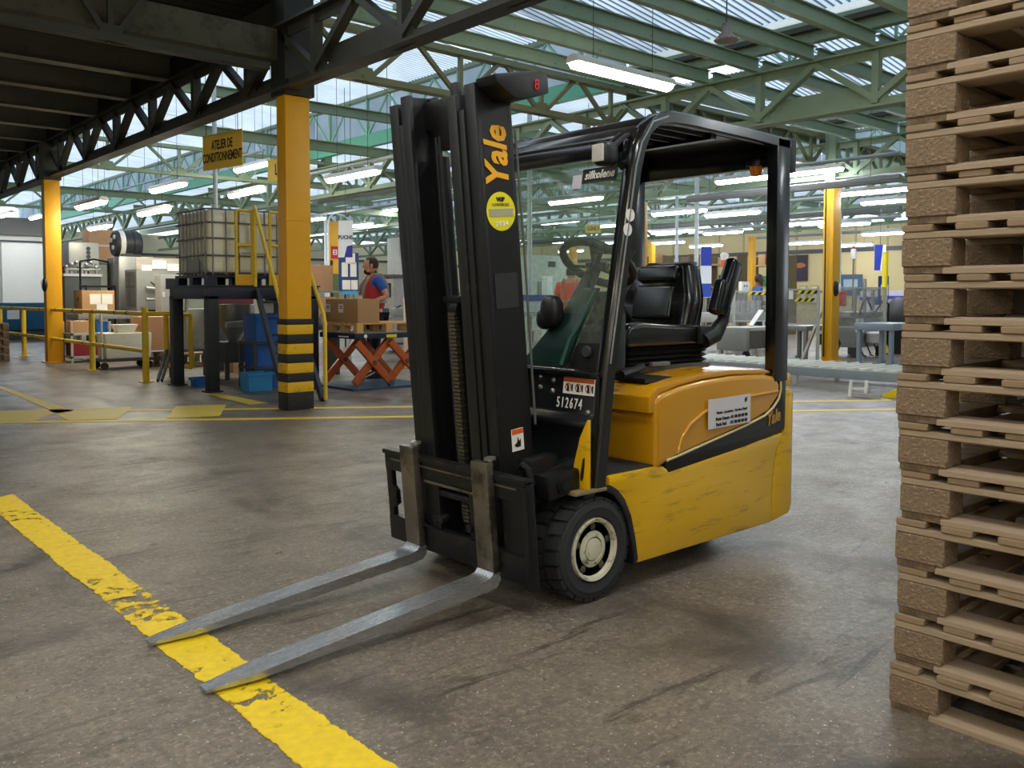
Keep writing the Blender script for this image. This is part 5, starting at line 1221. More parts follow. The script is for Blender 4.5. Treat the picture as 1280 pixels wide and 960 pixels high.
kb = thing('carton', 'plain brown carton standing on a white sheet behind the end of the yellow rail', 'box', (*gp_(199, 15.5)[:2], 0.28)); MB().box(-0.4, 0.4, -0.3, 0.3, 0, 0.58, 0.006).build('carton_body', M('kraft', '#c08f68', 0.75), kb); MB().box(-0.41, 0.41, -0.31, 0.31, -0.02, 0.002).build('sheet', PAPER, kb)
kp = make_pallet('pallet', 'small worn pallet under the plain carton behind the rail end', (*gp_(190, 15.4)[:2], 0.0)); kp.scale = (0.8, 0.65, 1.7)
for k in range(2):
    x, y, _ = gp_(205 - 5 * k, 12.9)
    tag(MB().bar((x - 0.25, y - 0.55 - 0.0, 0.03), (x + 0.15, y + 0.1, 0.5), 0.03, 0.05).build('prop_bar', DGREY), ['dark slanting bar leaning at the platform foot, right one', 'dark slanting bar leaning at the platform foot, left one'][k], 'bar')
# blue hopper, pallets at the left edge
hp = thing('hopper_bin', 'teal blue tipping hopper bin at the far left', 'bin', gp_(32, 25.0))
MB().prism([(-0.9, 0.0), (0.55, 0.0), (0.95, 0.75), (-0.95, 0.75)], 'y', -0.6, 0.6, 0.02).build('hopper', M('teal_blue', '#12597e', 0.5, var=0.15), hp); hp.location.z = 0.28
MB().box(-0.8, 0.5, -0.5, 0.5, -0.28, 0.0).build('base_frame', DGREY, hp); MB().box(-0.6, -0.3, -0.612, -0.602, 0.3, 0.55).build('notice', PAPER, hp)
for k in range(5):
    q = make_pallet('pallet', ['lowest', 'second', 'middle', 'fourth', 'topmost'][k] + ' orange wood pallet of the small stack at the left frame edge', (*gp_(-48, 17.0)[:2], 0.1427 * k + 0.0)); q.location.x -= 0.45; q['group'] = 'small pallet stack at the left frame edge'
gp2 = thing('wall_panel', 'wide white sliding door panel on the left end wall', 'panel', (*gp_(30, 33.2)[:2], 0))
p = on(1, 33.9, 2, 340); p2 = on(1, 33.9, 76, 340)
gp2.location = (0, 33.88, 0); MB().box(p.x, p2.x, -0.05, 0, 0.9, 3.05).build('panel_sheet', M('panel_white', '#ece8de', 0.6, var=0.03), gp2); MB().box(p.x - 0.1, p2.x + 0.1, -0.07, 0, 3.05, 3.12).build('top_track', DGREY, gp2)
# ---------------------------------------------------------------- scissor lift with pallet and carton
sl = thing('lift_table', 'scissor lift table with dark blue top and orange scissor arms beside the striped column', 'lift table', (5.93, 9.77, 0))
SX, SY = 1.15, 0.9
OR = M('scissor_orange', '#b5541d', 0.4, 0.1, var=0.2, coat=0.2, dirt=('#5a2d16', 0.6, 9, 0.58))
MB().box(-0.05, SX, -0.05, SY + 0.1, 0, 0.03).build('base_plate', M('base_blue', '#24415e', 0.5), sl)
MB().box(0, SX, 0, SY, 0.665, 0.735, 0.004).build('table_top', NAVY, sl); MB().box(0.02, SX - 0.02, 0.02, SY - 0.02, 0.735, 0.745).build('top_sheet', GREY, sl)
for y in (0.06, SY - 0.10):
    for dx in (0.0, 0.52):
        MB().bar((0.06 + dx, y, 0.62), (0.58 + dx, y, 0.08), 0.05, 0.095, 0.004).build('scissor_arm', OR, sl)
        MB().bar((0.58 + dx, y + 0.055, 0.62), (0.06 + dx, y + 0.055, 0.08), 0.05, 0.095, 0.004).build('scissor_arm', OR, sl)
        MB().cyl((0.32 + dx, y - 0.04, 0.35), (0.32 + dx, y + 0.1, 0.35), 0.03, n=12).build('pivot', DGREY, sl)
        MB().lathe([(0.04, -0.03), (0.04, 0.03)], (0.58 + dx, y, 0.07), 'y', 14).build('roller', DGREY, sl)
MB().box(0.48, 0.64, -0.006, 0, 0.675, 0.715).build('yellow_tag', M('tag_yellow', '#e8d21a', 0.5), sl); MB().lathe([(0.025, 0), (0.025, -0.006)], (0.16, 0, 0.70), 'y', 14).build('white_disc', PAPER, sl)
MB().box(-0.006, 0, 0.15, 0.4, 0.685, 0.70).build('white_label', PAPER, sl)
lp = thing('pallet', 'pale wooden pallet on the scissor lift table under the carton', 'pallet', (6.0, 9.83, 0.745))
for y in (0, 0.33, 0.66):
    for x in (0, 0.45, 0.9): MB().box(x, x + 0.1, y, y + 0.09, 0.0, 0.085).build('block', M('pale_pine', '#d0a465', 0.7, var=0.15), lp)
for k in range(5): MB().box(0, 1.0, k * 0.165, k * 0.165 + 0.09, 0.105, 0.125).build('deck_board', M('pale_pine', '', 0), lp)
for x in (0, 0.45, 0.9): MB().box(x, x + 0.1, 0, 0.75, 0.085, 0.105).build('stringer_board', M('pale_pine', '', 0), lp)
bxx = thing('carton', 'large brown carton with two white labels on the lift table pallet', 'box', (6.02, 9.84, 0.872))
MB().box(0, 0.33, 0, 0.82, 0, 0.31, 0.004).build('carton_body', M('carton_kraft', '#b28a62', 0.75, var=0.06), bxx)
for y in (0.36, 0.70): MB().box(-0.004, 0, y, y + 0.12, 0.13, 0.24).build('label', PAPER, bxx)
MB().box(0.15, 0.19, -0.002, 0.822, 0.31, 0.313).build('tape', M('tape_clear', '#c9ab84', 0.3), bxx)
for y in (0.365, 0.705):
    for z in (0.205, 0.18): MB().box(-0.005, -0.0035, y + 0.01, y + 0.085, z, z + 0.012).build('label_print', INK, bxx)
# ---------------------------------------------------------------- things behind the worker
bn = thing('banner', 'white and blue hanging banner with dark lettering left of the worker in red', 'banner', tuple(at(432, 300, 17.5)))
r_ = Vector((math.sin(PHI), -math.cos(PHI), 0)); u_ = Vector((0.02, 0, 1)).normalized(); w_ = 18 / F_PX * 17.5; h_ = 46 / F_PX * 17.5
plate((0, 0, 0.02), r_, u_, w_, h_, 0.01).build('cloth', M('banner_white', '#e9ecf2', 0.7, var=0.03), bn)
nb_ = r_.cross(u_)
MB().hexa([Vector((0, 0, 0.02)) + r_ * a + u_ * b + nb_ * c for c in (0.011, 0.013) for a, b in ((-0.02, -h_ / 2), (w_ / 2, -h_ / 2), (w_ / 2, -h_ * 0.16), (0.03, -h_ * 0.2))]).build('blue_corner', M('banner_violet', '#3a35a0', 0.7), bn)
lettering('FUCHS', 0.105, M('banner_navy', '#1d2150', 0.6), bn, tuple(nb_ * 0.014 + Vector((0, 0, 0.05))), r_, u_, fat=0.003, sx=0.9)
MB().cyl((0, 0, h_ / 2), (0, 0, roof_z(bn.location.x, bn.location.y) - bn.location.z + 0.03), 0.006, n=5).build('cord', DGREY, bn)
nbd = thing('notice_board', 'dark blue notice board with papers left of the worker in red', 'board', tuple(at(436, 340, 18.5)))
plate((0, 0, 0), r_, Vector((0, 0, 1)), 0.42, 0.8, 0.02).build('panel', M('board_blue', '#1f3f7c', 0.6), nbd)
for a, b, ww, hh in ((-0.08, 0.05, 0.13, 0.3), (0.1, 0.05, 0.13, 0.3), (0.04, 0.28, 0.2, 0.22), (-0.05, -0.27, 0.17, 0.2), (0.12, -0.27, 0.14, 0.2)):
    plate(r_ * a + Vector((0, 0, b)) + nb_ * 0.021, r_, Vector((0, 0, 1)), ww, hh, 0.004).build('paper_sheet', PAPER, nbd)
plate(r_ * 0.02 + Vector((0, 0, -0.42)), r_, Vector((0, 0, 1)), 0.3, 0.10, 0.02).build('blue_strip', M('sky_blue', '#4aa3dc', 0.6), nbd)
MB().box(-0.03, 0.03, -0.03 + 0.05, 0.03 + 0.05, -1.7, -0.4).build('stand', GREY, nbd)
x, y, _ = gp_(500, 16.5)
wk = thing('workbench', 'steel workbench with tools and hoses behind the worker in red', 'workbench', (x, y, 0))
MB().box(-1.0, 0.9, -0.4, 0.4, 0.78, 0.84).build('bench_top', STEEL, wk)
for a in (-0.9, 0.8):
    for b in (-0.33, 0.33): MB().box(a - 0.03, a + 0.03, b - 0.03, b + 0.03, 0, 0.78).build('leg', LGREY, wk)
MB().box(-0.9, 0.8, 0.1, 0.4, 0.30, 0.33).build('shelf', DGREY, wk)
for k, (a, lb, mat_) in enumerate(((-0.5, 'dark tool case on the steel bench behind the worker', DGREY), (-0.1, 'grey motor block on the steel bench behind the worker', GREY), (0.35, 'small red tool lying on the steel bench', REDP))):
    q = thing(['tool_case', 'motor_block', 'hand_tool'][k], lb, 'tool', (x + a, y - 0.1, 0.84))
    MB().box(-0.13, 0.13, -0.1, 0.1, 0, 0.16 if k < 2 else 0.05, 0.02).build('case_body', mat_, q); MB().cyl((-0.05, 0, 0.16 if k < 2 else 0.05), (0.05, 0, 0.2 if k < 2 else 0.08), 0.015, n=8).build('handle', BLK, q)
sb_ = cabinet('machine_cabinet', 'grey panelled machine wall between the worker and the mast', 503, 19.5, 1.0, 0.8, 0.1, 1.62, M('mottled_grey', '#9a9893', 0.5, var=0.35, scale=14))
MB().box(-0.52, -0.5, -0.3, 0.3, 1.2, 1.5).build('dark_window', BLK, sb_); MB().box(-0.55, 0.55, -0.45, 0.45, 1.62, 1.68).build('top_rim', DGREY, sb_)
MB().box(-0.51, -0.5, 0.1, 0.3, 1.55, 1.61).build('notice', PAPER, sb_)
cb2 = cabinet('switch_cabinet', 'pale switch cabinet with a dangling cable against the mast', 504, 22.0, 0.6, 0.5, 0.0, 2.65, LGREY, 'cabinet'); MB().tube([(-0.2, -0.27, 2.9), (-0.25, -0.3, 2.4), (-0.1, -0.27, 1.9)], 0.02, 6).build('cable', BLK, cb2)
for px, D, w, h, zz_, lb in ((391, 21, 0.75, 0.6, 1.35, 'brown carton on the far shelf right of the striped column'), (391, 21, 0.9, 0.45, 0.75, 'pink brown carton under the far shelf right of the striped column')):
    x, y, _ = gp_(px, D); q = thing('carton', lb, 'box', (x, y, zz_)); MB().box(-w / 2, w / 2, -0.3, 0.3, 0, h, 0.005).build('carton_body', M('kraft', '', 0), q); MB().box(-0.03, 0.03, -0.302, 0.302, h - 0.01, h + 0.002).build('tape', PAPER, q)
x, y, _ = gp_(392, 21); q = thing('shelf', 'black framed shelf carrying brown cartons right of the striped column', 'shelf', (x, y, 0))
for z in (0.72, 1.32): MB().box(-0.7, 0.7, -0.35, 0.35, z - 0.02, z + 0.03).build('board', GREY, q)
for a in (-0.68, 0.68):
    for b in (-0.33, 0.33): MB().box(a - 0.025, a + 0.025, b - 0.025, b + 0.025, 0, 2.1).build('upright', BLK, q)
x, y, _ = gp_(396, 13.6); q = thing('bottle_cart', 'low dark cart with white bottles left of the carton', 'trolley', (x, y, 0))
MB().box(-0.3, 0.3, -0.2, 0.2, 0.70, 0.76).build('deck', DGREY, q)
for a in (-0.27, 0.27): MB().box(a - 0.02, a + 0.02, -0.18, 0.18, 0, 0.7).build('side_frame', DGREY, q)
for k in range(4):
    b = thing('bottle', ['first', 'second', 'third', 'fourth'][k] + ' small pale bottle on the dark cart, counted from the left', 'bottle', (x - 0.21 + 0.14 * k, y, 0.76), group='bottles on the dark cart')
    MB().lathe([(0.03, 0), (0.045, 0.01), (0.045, 0.13), (0.018, 0.17), (0.018, 0.19)], (0, 0, 0), 'z', 12).build('bottle_body', [WHITE, DGREY, GREY, WHITE][k], b); MB().lathe([(0.02, 0.19), (0.02, 0.215)], (0, 0, 0), 'z', 10).build('cap', BLUEB if k % 2 else WHITE, b)
x, y, _ = gp_(516, 15.2); q = thing('carton_flat', 'upright pale wooden board beside the mast foot', 'board', (x, y, 0)); MB().box(-0.06, 0.10, -0.2, 0.2, 0, 1.2, 0.004).build('panel', M('pale_pine_board', '#c9b09a', 0.7), q); MB().box(-0.062, -0.06, -0.2, 0.2, 0.58, 0.62).build('strip', DGREY, q)
# ---------------------------------------------------------------- seen through the windscreen
x, y, _ = gp_(668, 16.2); q = thing('packing_counter', 'white counter with a blue printed band seen through the windscreen', 'counter', (x, y, 0))
MB().box(-0.75, 0.75, -0.4, 0.4, 0.93, 1.22, 0.01).build('counter_front', M('counter_white', '#cfe0ee', 0.5), q); MB().box(-0.78, 0.78, -0.43, 0.43, 1.14, 1.24).build('blue_band', M('band_blue', '#3350b4', 0.5), q)
MB().box(-0.8, 0.8, -0.45, 0.45, 0.86, 0.93).build('steel_edge', STEEL, q)
for a in (-0.7, 0.7):
    for b in (-0.35, 0.35): MB().box(a - 0.03, a + 0.03, b - 0.03, b + 0.03, 0, 0.9).build('leg', LGREY, q)
lettering('AGROLUB', 0.07, PAPER, q, (-0.785, 0.0, 1.19), (0, -1, 0), (0, 0, 1), fat=0.003); lettering('AGROLUB', 0.07, PAPER, q, (0.0, -0.435, 1.19), (1, 0, 0), (0, 0, 1), fat=0.003)
cb3 = cabinet('machine_cabinet', 'pale machine housing behind the white counter, seen through the windscreen', 676, 24, 1.4, 0.8, 0.3, 2.3, M('pale_machine', '#c3c9bd', 0.5, var=0.1)); MB().box(-0.1, 0.15, -0.42, -0.4, 2.0, 2.15).build('vent', DGREY, cb3); MB().box(-0.5, 0.0, -0.43, -0.40, 0.9, 1.6).build('door', GREY, cb3)
x, y, _ = gp_(684, 18); q = thing('white_stand', 'narrow white stand behind the white counter', 'stand', (x, y, 0)); MB().box(-0.08, 0.08, -0.08, 0.08, 0, 1.62, 0.01).build('post', M('stand_white', '#e3ebec', 0.5), q); MB().box(-0.12, 0.12, -0.1, 0.1, 0, 0.05).build('foot', GREY, q)
# ---------------------------------------------------------------- right side: roller conveyor on the floor, machines behind clear guards
rc = thing('roller_conveyor', 'low white roller conveyor on the floor behind the forklift', 'conveyor', (10.95, 5.9, 0))
RX, Y0, Y1 = 1.15, -1.35, 4.6
for x in (0, RX): MB().box(x - 0.03, x + 0.03, Y0, Y1, 0.13, 0.25, 0.004).build('side_rail', M('conveyor_grey', '#8f9ba5', 0.45, 0.2), rc)
ro = MB().lathe([(0.028, 0.03), (0.03, 0.035), (0.03, RX - 0.035), (0.028, RX - 0.03)], (0, 0, 0.245), 'x', 12).build('roller', M('roller_cream', '#e4e0cf', 0.4, var=0.04), rc); ro.location = (0, Y0 + 0.1, 0)
n_r = int((Y1 - Y0 - 0.2) / 0.19)
for k in range(1, n_r): share(ro, rc, (0, Y0 + 0.1 + 0.19 * k, 0))
for y in (Y0 + 0.3, 0.6, 2.2, 4.2):
    for x in (0, RX): MB().box(x - 0.025, x + 0.025, y - 0.03, y + 0.03, 0, 0.13).build('leg', LGREY, rc)
rs = thing('ramp', 'yellow steel wedge ramp at the end of the roller conveyor by the pallet stack', 'ramp', (10.1, 4.30, 0))
MB().prism([(0, 0), (1.05, 0), (1.05, 0.02), (0.75, 0.17), (0, 0.17)], 'y', -0.25, 0.35, 0.004, T=Matrix.Rotation(math.radians(90), 4, 'Z') @ Matrix.Translation((-0.35, -0.6, 0))).build('wedge', M('ramp_yellow', '#ecd21a', 0.45), rs)
MB().bar((0.05, 0.60, 0.03), (0.05, 0.95, 0.03), 0.04, 0.04).build('hook', LGREY, rs)
x, y, _ = gp_(1062, 10.6)
t = thing('stop_frame', 'small white double bar stop in front of the roller conveyor', 'frame', (x, y, 0))
for a in (0, 0.13): MB().bar((a, -0.02 - a, 0.0), (a + 0.04, -0.02 - a, 0.2), 0.03, 0.03).build('bar', WHITE, t)
MB().bar((0.02, -0.02, 0.1), (0.15, -0.15, 0.1), 0.02, 0.02).build('cross_bar', WHITE, t)
GP = clear_sheet('clear_guard', '#e3e6e6', 0.22, '#c8c9c8', 0.06, 9)
def table(label, px, D, w, d, h, mat, name='machine_table', top=0.12):
    x, y, _ = gp_(px, D); t = thing(name, label, 'machine', (x, y, 0))
    MB().box(-w / 2, w / 2, -d / 2, d / 2, h - top, h, 0.006).build('table_top', mat, t)
    for a in (-w / 2 + 0.08, w / 2 - 0.08):
        for b in (-d / 2 + 0.06, d / 2 - 0.06): MB().box(a - 0.04, a + 0.04, b - 0.03, b + 0.03, 0, h - top).box(a - 0.08, a + 0.08, b - 0.05, b + 0.05, 0, 0.03).build('leg', mat, t)
    return t
t1 = table('steel infeed table right behind the seat armrest', 915, 19.3, 1.7, 0.9, 0.86, LGREY, top=0.2)
for k in range(7): MB().cyl((-0.7 + 0.2 * k, -0.35, 0.86), (-0.7 + 0.2 * k, -0.35, 1.12), 0.05, n=10).build('chute_rib', LGREY, t1)
t2 = table('grey motorised conveyor bed left of the rear roof post', 939, 17.2, 1.3, 0.7, 0.62, LGREY, top=0.08)
MB().box(-0.6, 0.6, -0.37, -0.33, 0.22, 0.56).build('dark_motor_panel', M('brown_grey', '#57524c', 0.5), t2); MB().box(-0.7, -0.58, -0.37, 0.3, 0.18, 0.62, 0.01).build('end_box', GREY, t2)
for a in (-0.6, 0.5): MB().lathe([(0.09, -0.03), (0.09, 0.03)], (a, -0.3, 0.09), 'y', 14).build('castor', BLK, t2)
MB().bar((-0.55, -0.36, 0.66), (-0.2, -0.36, 0.95), 0.1, 0.02).build('white_chute', WHITE, t2)
x, y, _ = gp_(930, 20.2); q = thing('control_stand', 'white control panel with buttons in front of the worker in blue', 'panel', (x, y, 0)); MB().box(-0.15, 0.15, -0.05, 0.05, 1.28, 1.55, 0.01).build('panel_box', WHITE, q); MB().box(-0.03, 0.03, -0.03, 0.03, 0, 1.28).build('post', GREY, q)
for a in (-0.07, 0.03): MB().lathe([(0.02, -0.06), (0.02, -0.05)], (a, 0, 1.45), 'y', 10).build('button', BLK, q)
t3 = table('grey conveyor table between the rear roof post and the telephone column', 1004, 17.0, 1.1, 0.8, 0.66, GREY, top=0.09)
MB().box(-0.1, 0.12, -0.43, -0.40, 0.30, 0.5).build('black_box', BLK, t3)
MB().bar((-0.85, -0.5, 0.05), (-0.1, -0.45, 0.95), 0.05, 0.05).build('slanting_pole', M('pole_brown', '#8a8178', 0.5), t3)
MB().tube([(0.35, -0.45, 0.6), (0.5, -0.5, 0.3), (0.35, -0.5, 0.08), (0.1, -0.5, 0.05)], 0.025, 8).build('hose', BLK, t3)
def guard(label, px, D, w, z0, z1, rz=PHI - math.pi / 2):
    x, y, _ = gp_(px, D); t = thing('safety_guard', label, 'guard', (x, y, 0), rz)
    MB().box(-w / 2, w / 2, -0.004, 0.004, z0, z1).build('clear_pane', GP, t)
    for a in (-w / 2, w / 2): MB().box(a - 0.025, a + 0.025, -0.025, 0.025, 0, z1).build('frame_post', LGREY, t)
    MB().box(-w / 2, w / 2, -0.012, 0.012, z1, z1 + 0.025).build('top_bar', LGREY, t)
    MB().box(-w / 2, w / 2, -0.012, 0.012, z0 - 0.03, z0).build('bottom_bar', LGREY, t); return t
g1 = guard('clear plastic guard with hazard tape between the rear post and the telephone column', 1002, 16.2, 0.62, 0.72, 1.33)
g2 = guard('clear plastic guard in front of the red box right of the telephone column', 1075, 16.4, 0.93, 0.66, 1.36)
g3 = guard('clear plastic guard directly left of the rear roof post', 940, 18.2, 0.75, 0.72, 1.30)
HZ = M('tape_yellow', '#e2d21f', 0.5)
for g, a0, a1, zz in ((g1, -0.1, 0.26, 1.26), (g1, -0.14, 0.2, 1.12), (g3, -0.1, 0.3, 1.24)):
    n_ = 6; ww = (a1 - a0) / n_
    for k in range(n_):
        MB().prism([(a0 + ww * k, zz), (a0 + ww * (k + 1), zz), (a0 + ww * (k + 1) + 0.05, zz + 0.06), (a0 + ww * k + 0.05, zz + 0.06)], 'y', -0.012, -0.006).build('hazard_tape', HZ if k % 2 == 0 else INK, g)
MB().box(-0.24, -0.16, -0.012, -0.006, 1.16, 1.32).build('notice', PAPER, g1)
mc = cabinet('filling_machine', 'grey filling machine with hoses behind the clear guard right of the telephone column', 1066, 17.9, 1.1, 0.7, 0.2, 0.80, GREY)
MB().box(-0.75, 0.75, -0.35, 0.35, 0.80, 0.90).build('bed', STEEL, mc)
for k, (a, h) in enumerate(((-0.4, 0.5), (0.0, 0.66), (0.35, 0.45))):
    MB().cyl((a, -0.25, 0.9), (a, -0.25, 0.9 + h), 0.035, n=10).build('filler_head', STEEL, mc)
MB().tube([(-0.5, -0.4, 0.85), (-0.55, -0.5, 1.1), (-0.3, -0.45, 1.2), (-0.1, -0.45, 0.95)], 0.02, 8).build('hose', BLK, mc); MB().tube([(0.1, -0.4, 0.85), (0.3, -0.5, 1.15), (0.55, -0.48, 1.05), (0.6, -0.45, 0.6)], 0.02, 8).build('hose', BLK, mc)
MB().lathe([(0.12, 0.0), (0.14, 0.02), (0.14, 0.2), (0.08, 0.24)], (-0.1, -0.5, 0.28), 'z', 16).build('pump', LGREY, mc)
MB().box(-0.75, -0.55, -0.52, -0.46, 0.52, 0.78).build('white_box', WHITE, mc); MB().box(0.15, 0.32, -0.55, -0.46, 0.45, 0.65).build('white_box', WHITE, mc)
for k in range(4): MB().tube([(-0.7 + 0.3 * k, -0.5, 0.3), (-0.6 + 0.3 * k, -0.55, 0.06), (-0.4 + 0.3 * k, -0.5, 0.04)], 0.015, 6).build('cable', BLK, mc)
x, y, _ = gp_(1046, 19.0); q = thing('red_box', 'bright red box on a post behind the clear guard right of the telephone column', 'box', (x, y, 0)); MB().box(-0.2, 0.2, -0.12, 0.12, 1.0, 1.33, 0.02).build('box_body', M('bright_red', '#d21f24', 0.45), q); MB().box(-0.03, 0.03, -0.03, 0.03, 0, 1.0).build('post', GREY, q)
t4 = table('grey outfeed table beside the yellow pole at the pallet stack', 1109, 15.7, 1.0, 0.7, 0.74, M('blue_grey', '#8794a0', 0.45, 0.2), top=0.12)
tr_ = M('blue_grey', '', 0)
x, y, _ = gp_(1066, 21.0); q = thing('signal_post', 'thin signal post with red and white lamp against the beige wall', 'signal', (x, y, 0)); MB().cyl((0, 0, 0), (0, 0, 2.1), 0.02, n=8).build('post', M('brown_rod', '#7a6a58', 0.5), q)
MB().lathe([(0.06, 2.1), (0.07, 2.15), (0.06, 2.32), (0.05, 2.34)], (0, 0, 0), 'z', 12).build('white_lamp', WHITE, q); MB().lathe([(0.04, 2.34), (0.04, 2.42)], (0, 0, 0), 'z', 12).build('red_lamp', REDP, q)
tp = thing('yellow_pole', 'slim bright yellow pole with a flared foot left of the pallet stack', 'pole', (18.2, 8.75, 0)); MB().cyl((0, 0, 0.05), (0, 0, 2.15), 0.055, n=12).build('tube', M('pole_yellow', '#f0d81a', 0.4), tp); MB().lathe([(0.2, 0), (0.2, 0.02), (0.09, 0.14), (0.06, 0.2)], (0, 0, 0), 'z', 12).build('foot', M('pole_yellow', '', 0), tp)
b2 = thing('banner', 'small blue and white banner hanging beside the yellow pole', 'banner', tuple(at(1100, 322, 20.0)))
plate((0, 0, 0), r_, Vector((0, 0, 1)), 0.26, 0.58, 0.01).build('cloth', M('banner_white', '', 0), b2)
MB().hexa([r_ * a + Vector((0, 0, b)) + nb_ * c for c in (0.011, 0.013) for a, b in ((-0.13, -0.29), (0.0, -0.29), (0.06, 0.29), (-0.13, 0.29))]).build('blue_field', BLUEW, b2)
MB().cyl((0, 0, 0.29), (0, 0, roof_z(b2.location.x, b2.location.y) - b2.location.z + 0.03), 0.006, n=5).build('cord', DGREY, b2)
b3 = thing('notice_board', 'dark blue board with a white paper under the small banner', 'board', tuple(at(1104, 360, 20.4)))
plate((0, 0, 0), r_, Vector((0, 0, 1)), 0.24, 0.55, 0.02).build('panel', M('board_blue', '', 0), b3); plate(r_ * 0.02 + nb_ * 0.021 + Vector((0, 0, -0.05)), r_, Vector((0, 0, 1)), 0.17, 0.25, 0.004).build('paper_sheet', PAPER, b3); plate(Vector((0, 0, -0.32)) - r_ * 0.1, r_, Vector((0, 0, 1)), 0.36, 0.14, 0.08).build('blue_box', M('navy_box', '#16307e', 0.5), b3)
MB().box(-0.02, 0.02, 0.03, 0.07, -1.4, -0.2).build('stand', GREY, b3)
b4 = thing('banner', 'tall blue and white banner pillar behind the seat back', 'banner', (*gp_(882, 19.5)[:2], 0))
p0 = zat(372, 19.5); p1 = zat(308, 19.5)
plate((0, 0, (p0 + p1) / 2), r_, Vector((0, 0, 1)), 0.24, p1 - p0, 0.02).build('cloth', M('banner_white', '', 0), b4)
plate(Vector((0, 0, p1 - 0.22)) + nb_ * 0.021, r_, Vector((0, 0, 1)), 0.24, 0.42, 0.002).build('blue_field', BLUEW, b4); plate(Vector((0, 0, p0 + 0.16)) + nb_ * 0.021, r_, Vector((0, 0, 1)), 0.24, 0.3, 0.002).build('blue_field', M('band_blue', '', 0), b4)
MB().box(-0.03, 0.03, 0.02, 0.08, 0, p0).build('stand', GREY, b4)
b5 = thing('poster', 'dark framed poster with an orange motif on the beige wall', 'poster', tuple(on(0, 30.95, 1000, 335)))
MB().box(-0.02, 0, -0.33, 0.33, -0.5, 0.5).build('board', M('poster_dark', '#2a2026', 0.6), b5); MB().ell((-0.022, -0.02, 0.1), 0.004, 0.24, 0.1).build('motif', M('poster_orange', '#a5642a', 0.6), b5); MB().box(-0.024, -0.02, -0.05, 0.30, -0.48, -0.12).build('blue_field', M('poster_blue', '#1d2340', 0.6), b5)
for px, w in ((1060, 0.55), (1100, 0.5)):
    pp = on(0, 30.95, px, 356 if px < 1080 else 385)
    q = thing('wall_board', ['dark blue board on the beige wall right of the telephone column', 'blue poster low on the beige wall near the yellow pole'][px > 1080], 'board', tuple(pp)); MB().box(-0.02, 0, -w, w, -0.38, 0.38).build('board', M('board_slate', '#35506a', 0.6), q); MB().box(-0.024, -0.02, -w * 0.7, w * 0.3, -0.2, 0.2).build('paper_sheet', M('paper_grey', '#8fa0a8', 0.7), q)
for px, y0, lb in ((990, 368, 'left'), (1004, 368, 'middle'), (1018, 368, 'right')):
    pp = on(0, 30.95, px, y0); q = thing('notice', 'small framed notice on the beige wall under the dark poster, ' + lb, 'notice', tuple(pp)); MB().box(-0.02, 0, -0.16, 0.16, -0.35, 0.35).build('frame', M('notice_beige', '#a89468', 0.6), q); MB().box(-0.024, -0.02, -0.11, 0.11, -0.3, 0.3).build('paper_sheet', M('notice_pale', '#cdbf98', 0.7), q)
for px, D, lb, col_, w, h, z in ((1128, 20.8, 'stack of white and violet packs beside the pallet stack', '#c9c4d8', 0.6, 0.5, 0.85), (1100, 22.5, 'white goods with violet stripes near the yellow pole', '#d8d6e2', 0.9, 0.6, 0.75)):
    x, y, _ = gp_(px, D); q = thing('goods_pack', lb, 'package', (x, y, 0)); MB().box(-w / 2, w / 2, -0.3, 0.3, z, z + h, 0.02).build('pack', M('pack_' + col_[1:], col_, 0.6), q); MB().box(-w / 2 - 0.01, w / 2 + 0.01, -0.31, 0.31, z + h * 0.6, z + h * 0.75).build('band', M('violet', '#5a48b0', 0.6), q); MB().box(-w / 2, w / 2, -0.28, 0.28, 0, z).build('pedestal', DGREY, q)
x, y, _ = gp_(1124, 18.6); q = thing('drum_unit', 'dark rounded motor unit beside the yellow pole at the stack edge', 'machine', (x, y, 0)); MB().ell((0, 0, 0.85), 0.3, 0.3, 0.35).build('drum', DGREY, q); MB().box(-0.2, 0.2, -0.2, 0.2, 0, 0.6).build('stand', BLK, q)
# orange marker lamp, shelf row at the far back
x, y, _ = gp_(905, 24); q = thing('signal_lamp', 'small orange and white lamp above the raised armrest', 'signal', (x, y, 0)); MB().cyl((0, 0, 0), (0, 0, 2.3), 0.02, n=8).build('post', GREY, q); MB().lathe([(0.09, 2.2), (0.12, 2.35), (0.05, 2.4)], (0, 0, 0), 'z', 12).build('white_lamp', WHITE, q); MB().lathe([(0.1, 2.0), (0.1, 2.2)], (0, 0, 0), 'z', 12).build('orange_lamp', M('orange_lamp', '#e05a28', 0.4), q)
for px, D, w, lb in ((890, 28, 2.2, 'far dark shelving with goods behind the seat back'), (965, 28.5, 1.4, 'far shelving with small goods right of the worker in blue'), (835, 28, 2.0, 'far beige shelving left of the seat back')):
    x, y, _ = gp_(px, D); q = thing('shelving', lb, 'shelf', (x, y, 0), 0.0)
    for z in (0.1, 0.8, 1.5, 2.2): MB().box(-0.25, 0.25, -w / 2, w / 2, z - 0.03, z + 0.03).build('board', M('shelf_beige', '#b09a6a', 0.6), q)
    for a in (-w / 2, 0, w / 2): MB().box(-0.25, 0.25, a - 0.03, a + 0.03, 0, 2.5).build('upright', M('shelf_brown', '#6a5638', 0.6), q)
    for k, (z, mat_) in enumerate(((0.83, BOXC), (1.53, DGREY), (0.83, BLUEB), (1.53, M('green_tin', '#3e8a58', 0.5)), (2.23, BOXC), (1.53, REDP))):
        a = -w / 2 + 0.25 + (w - 0.5) * k / 5
        g = thing('goods_box', ['brown', 'dark', 'blue', 'green', 'upper brown', 'red'][k] + ' box on the ' + lb, 'box', (x, y + a, z)); MB().box(-0.2, 0.2, -0.13, 0.13, 0, 0.34, 0.01).build('box_body', mat_, g)
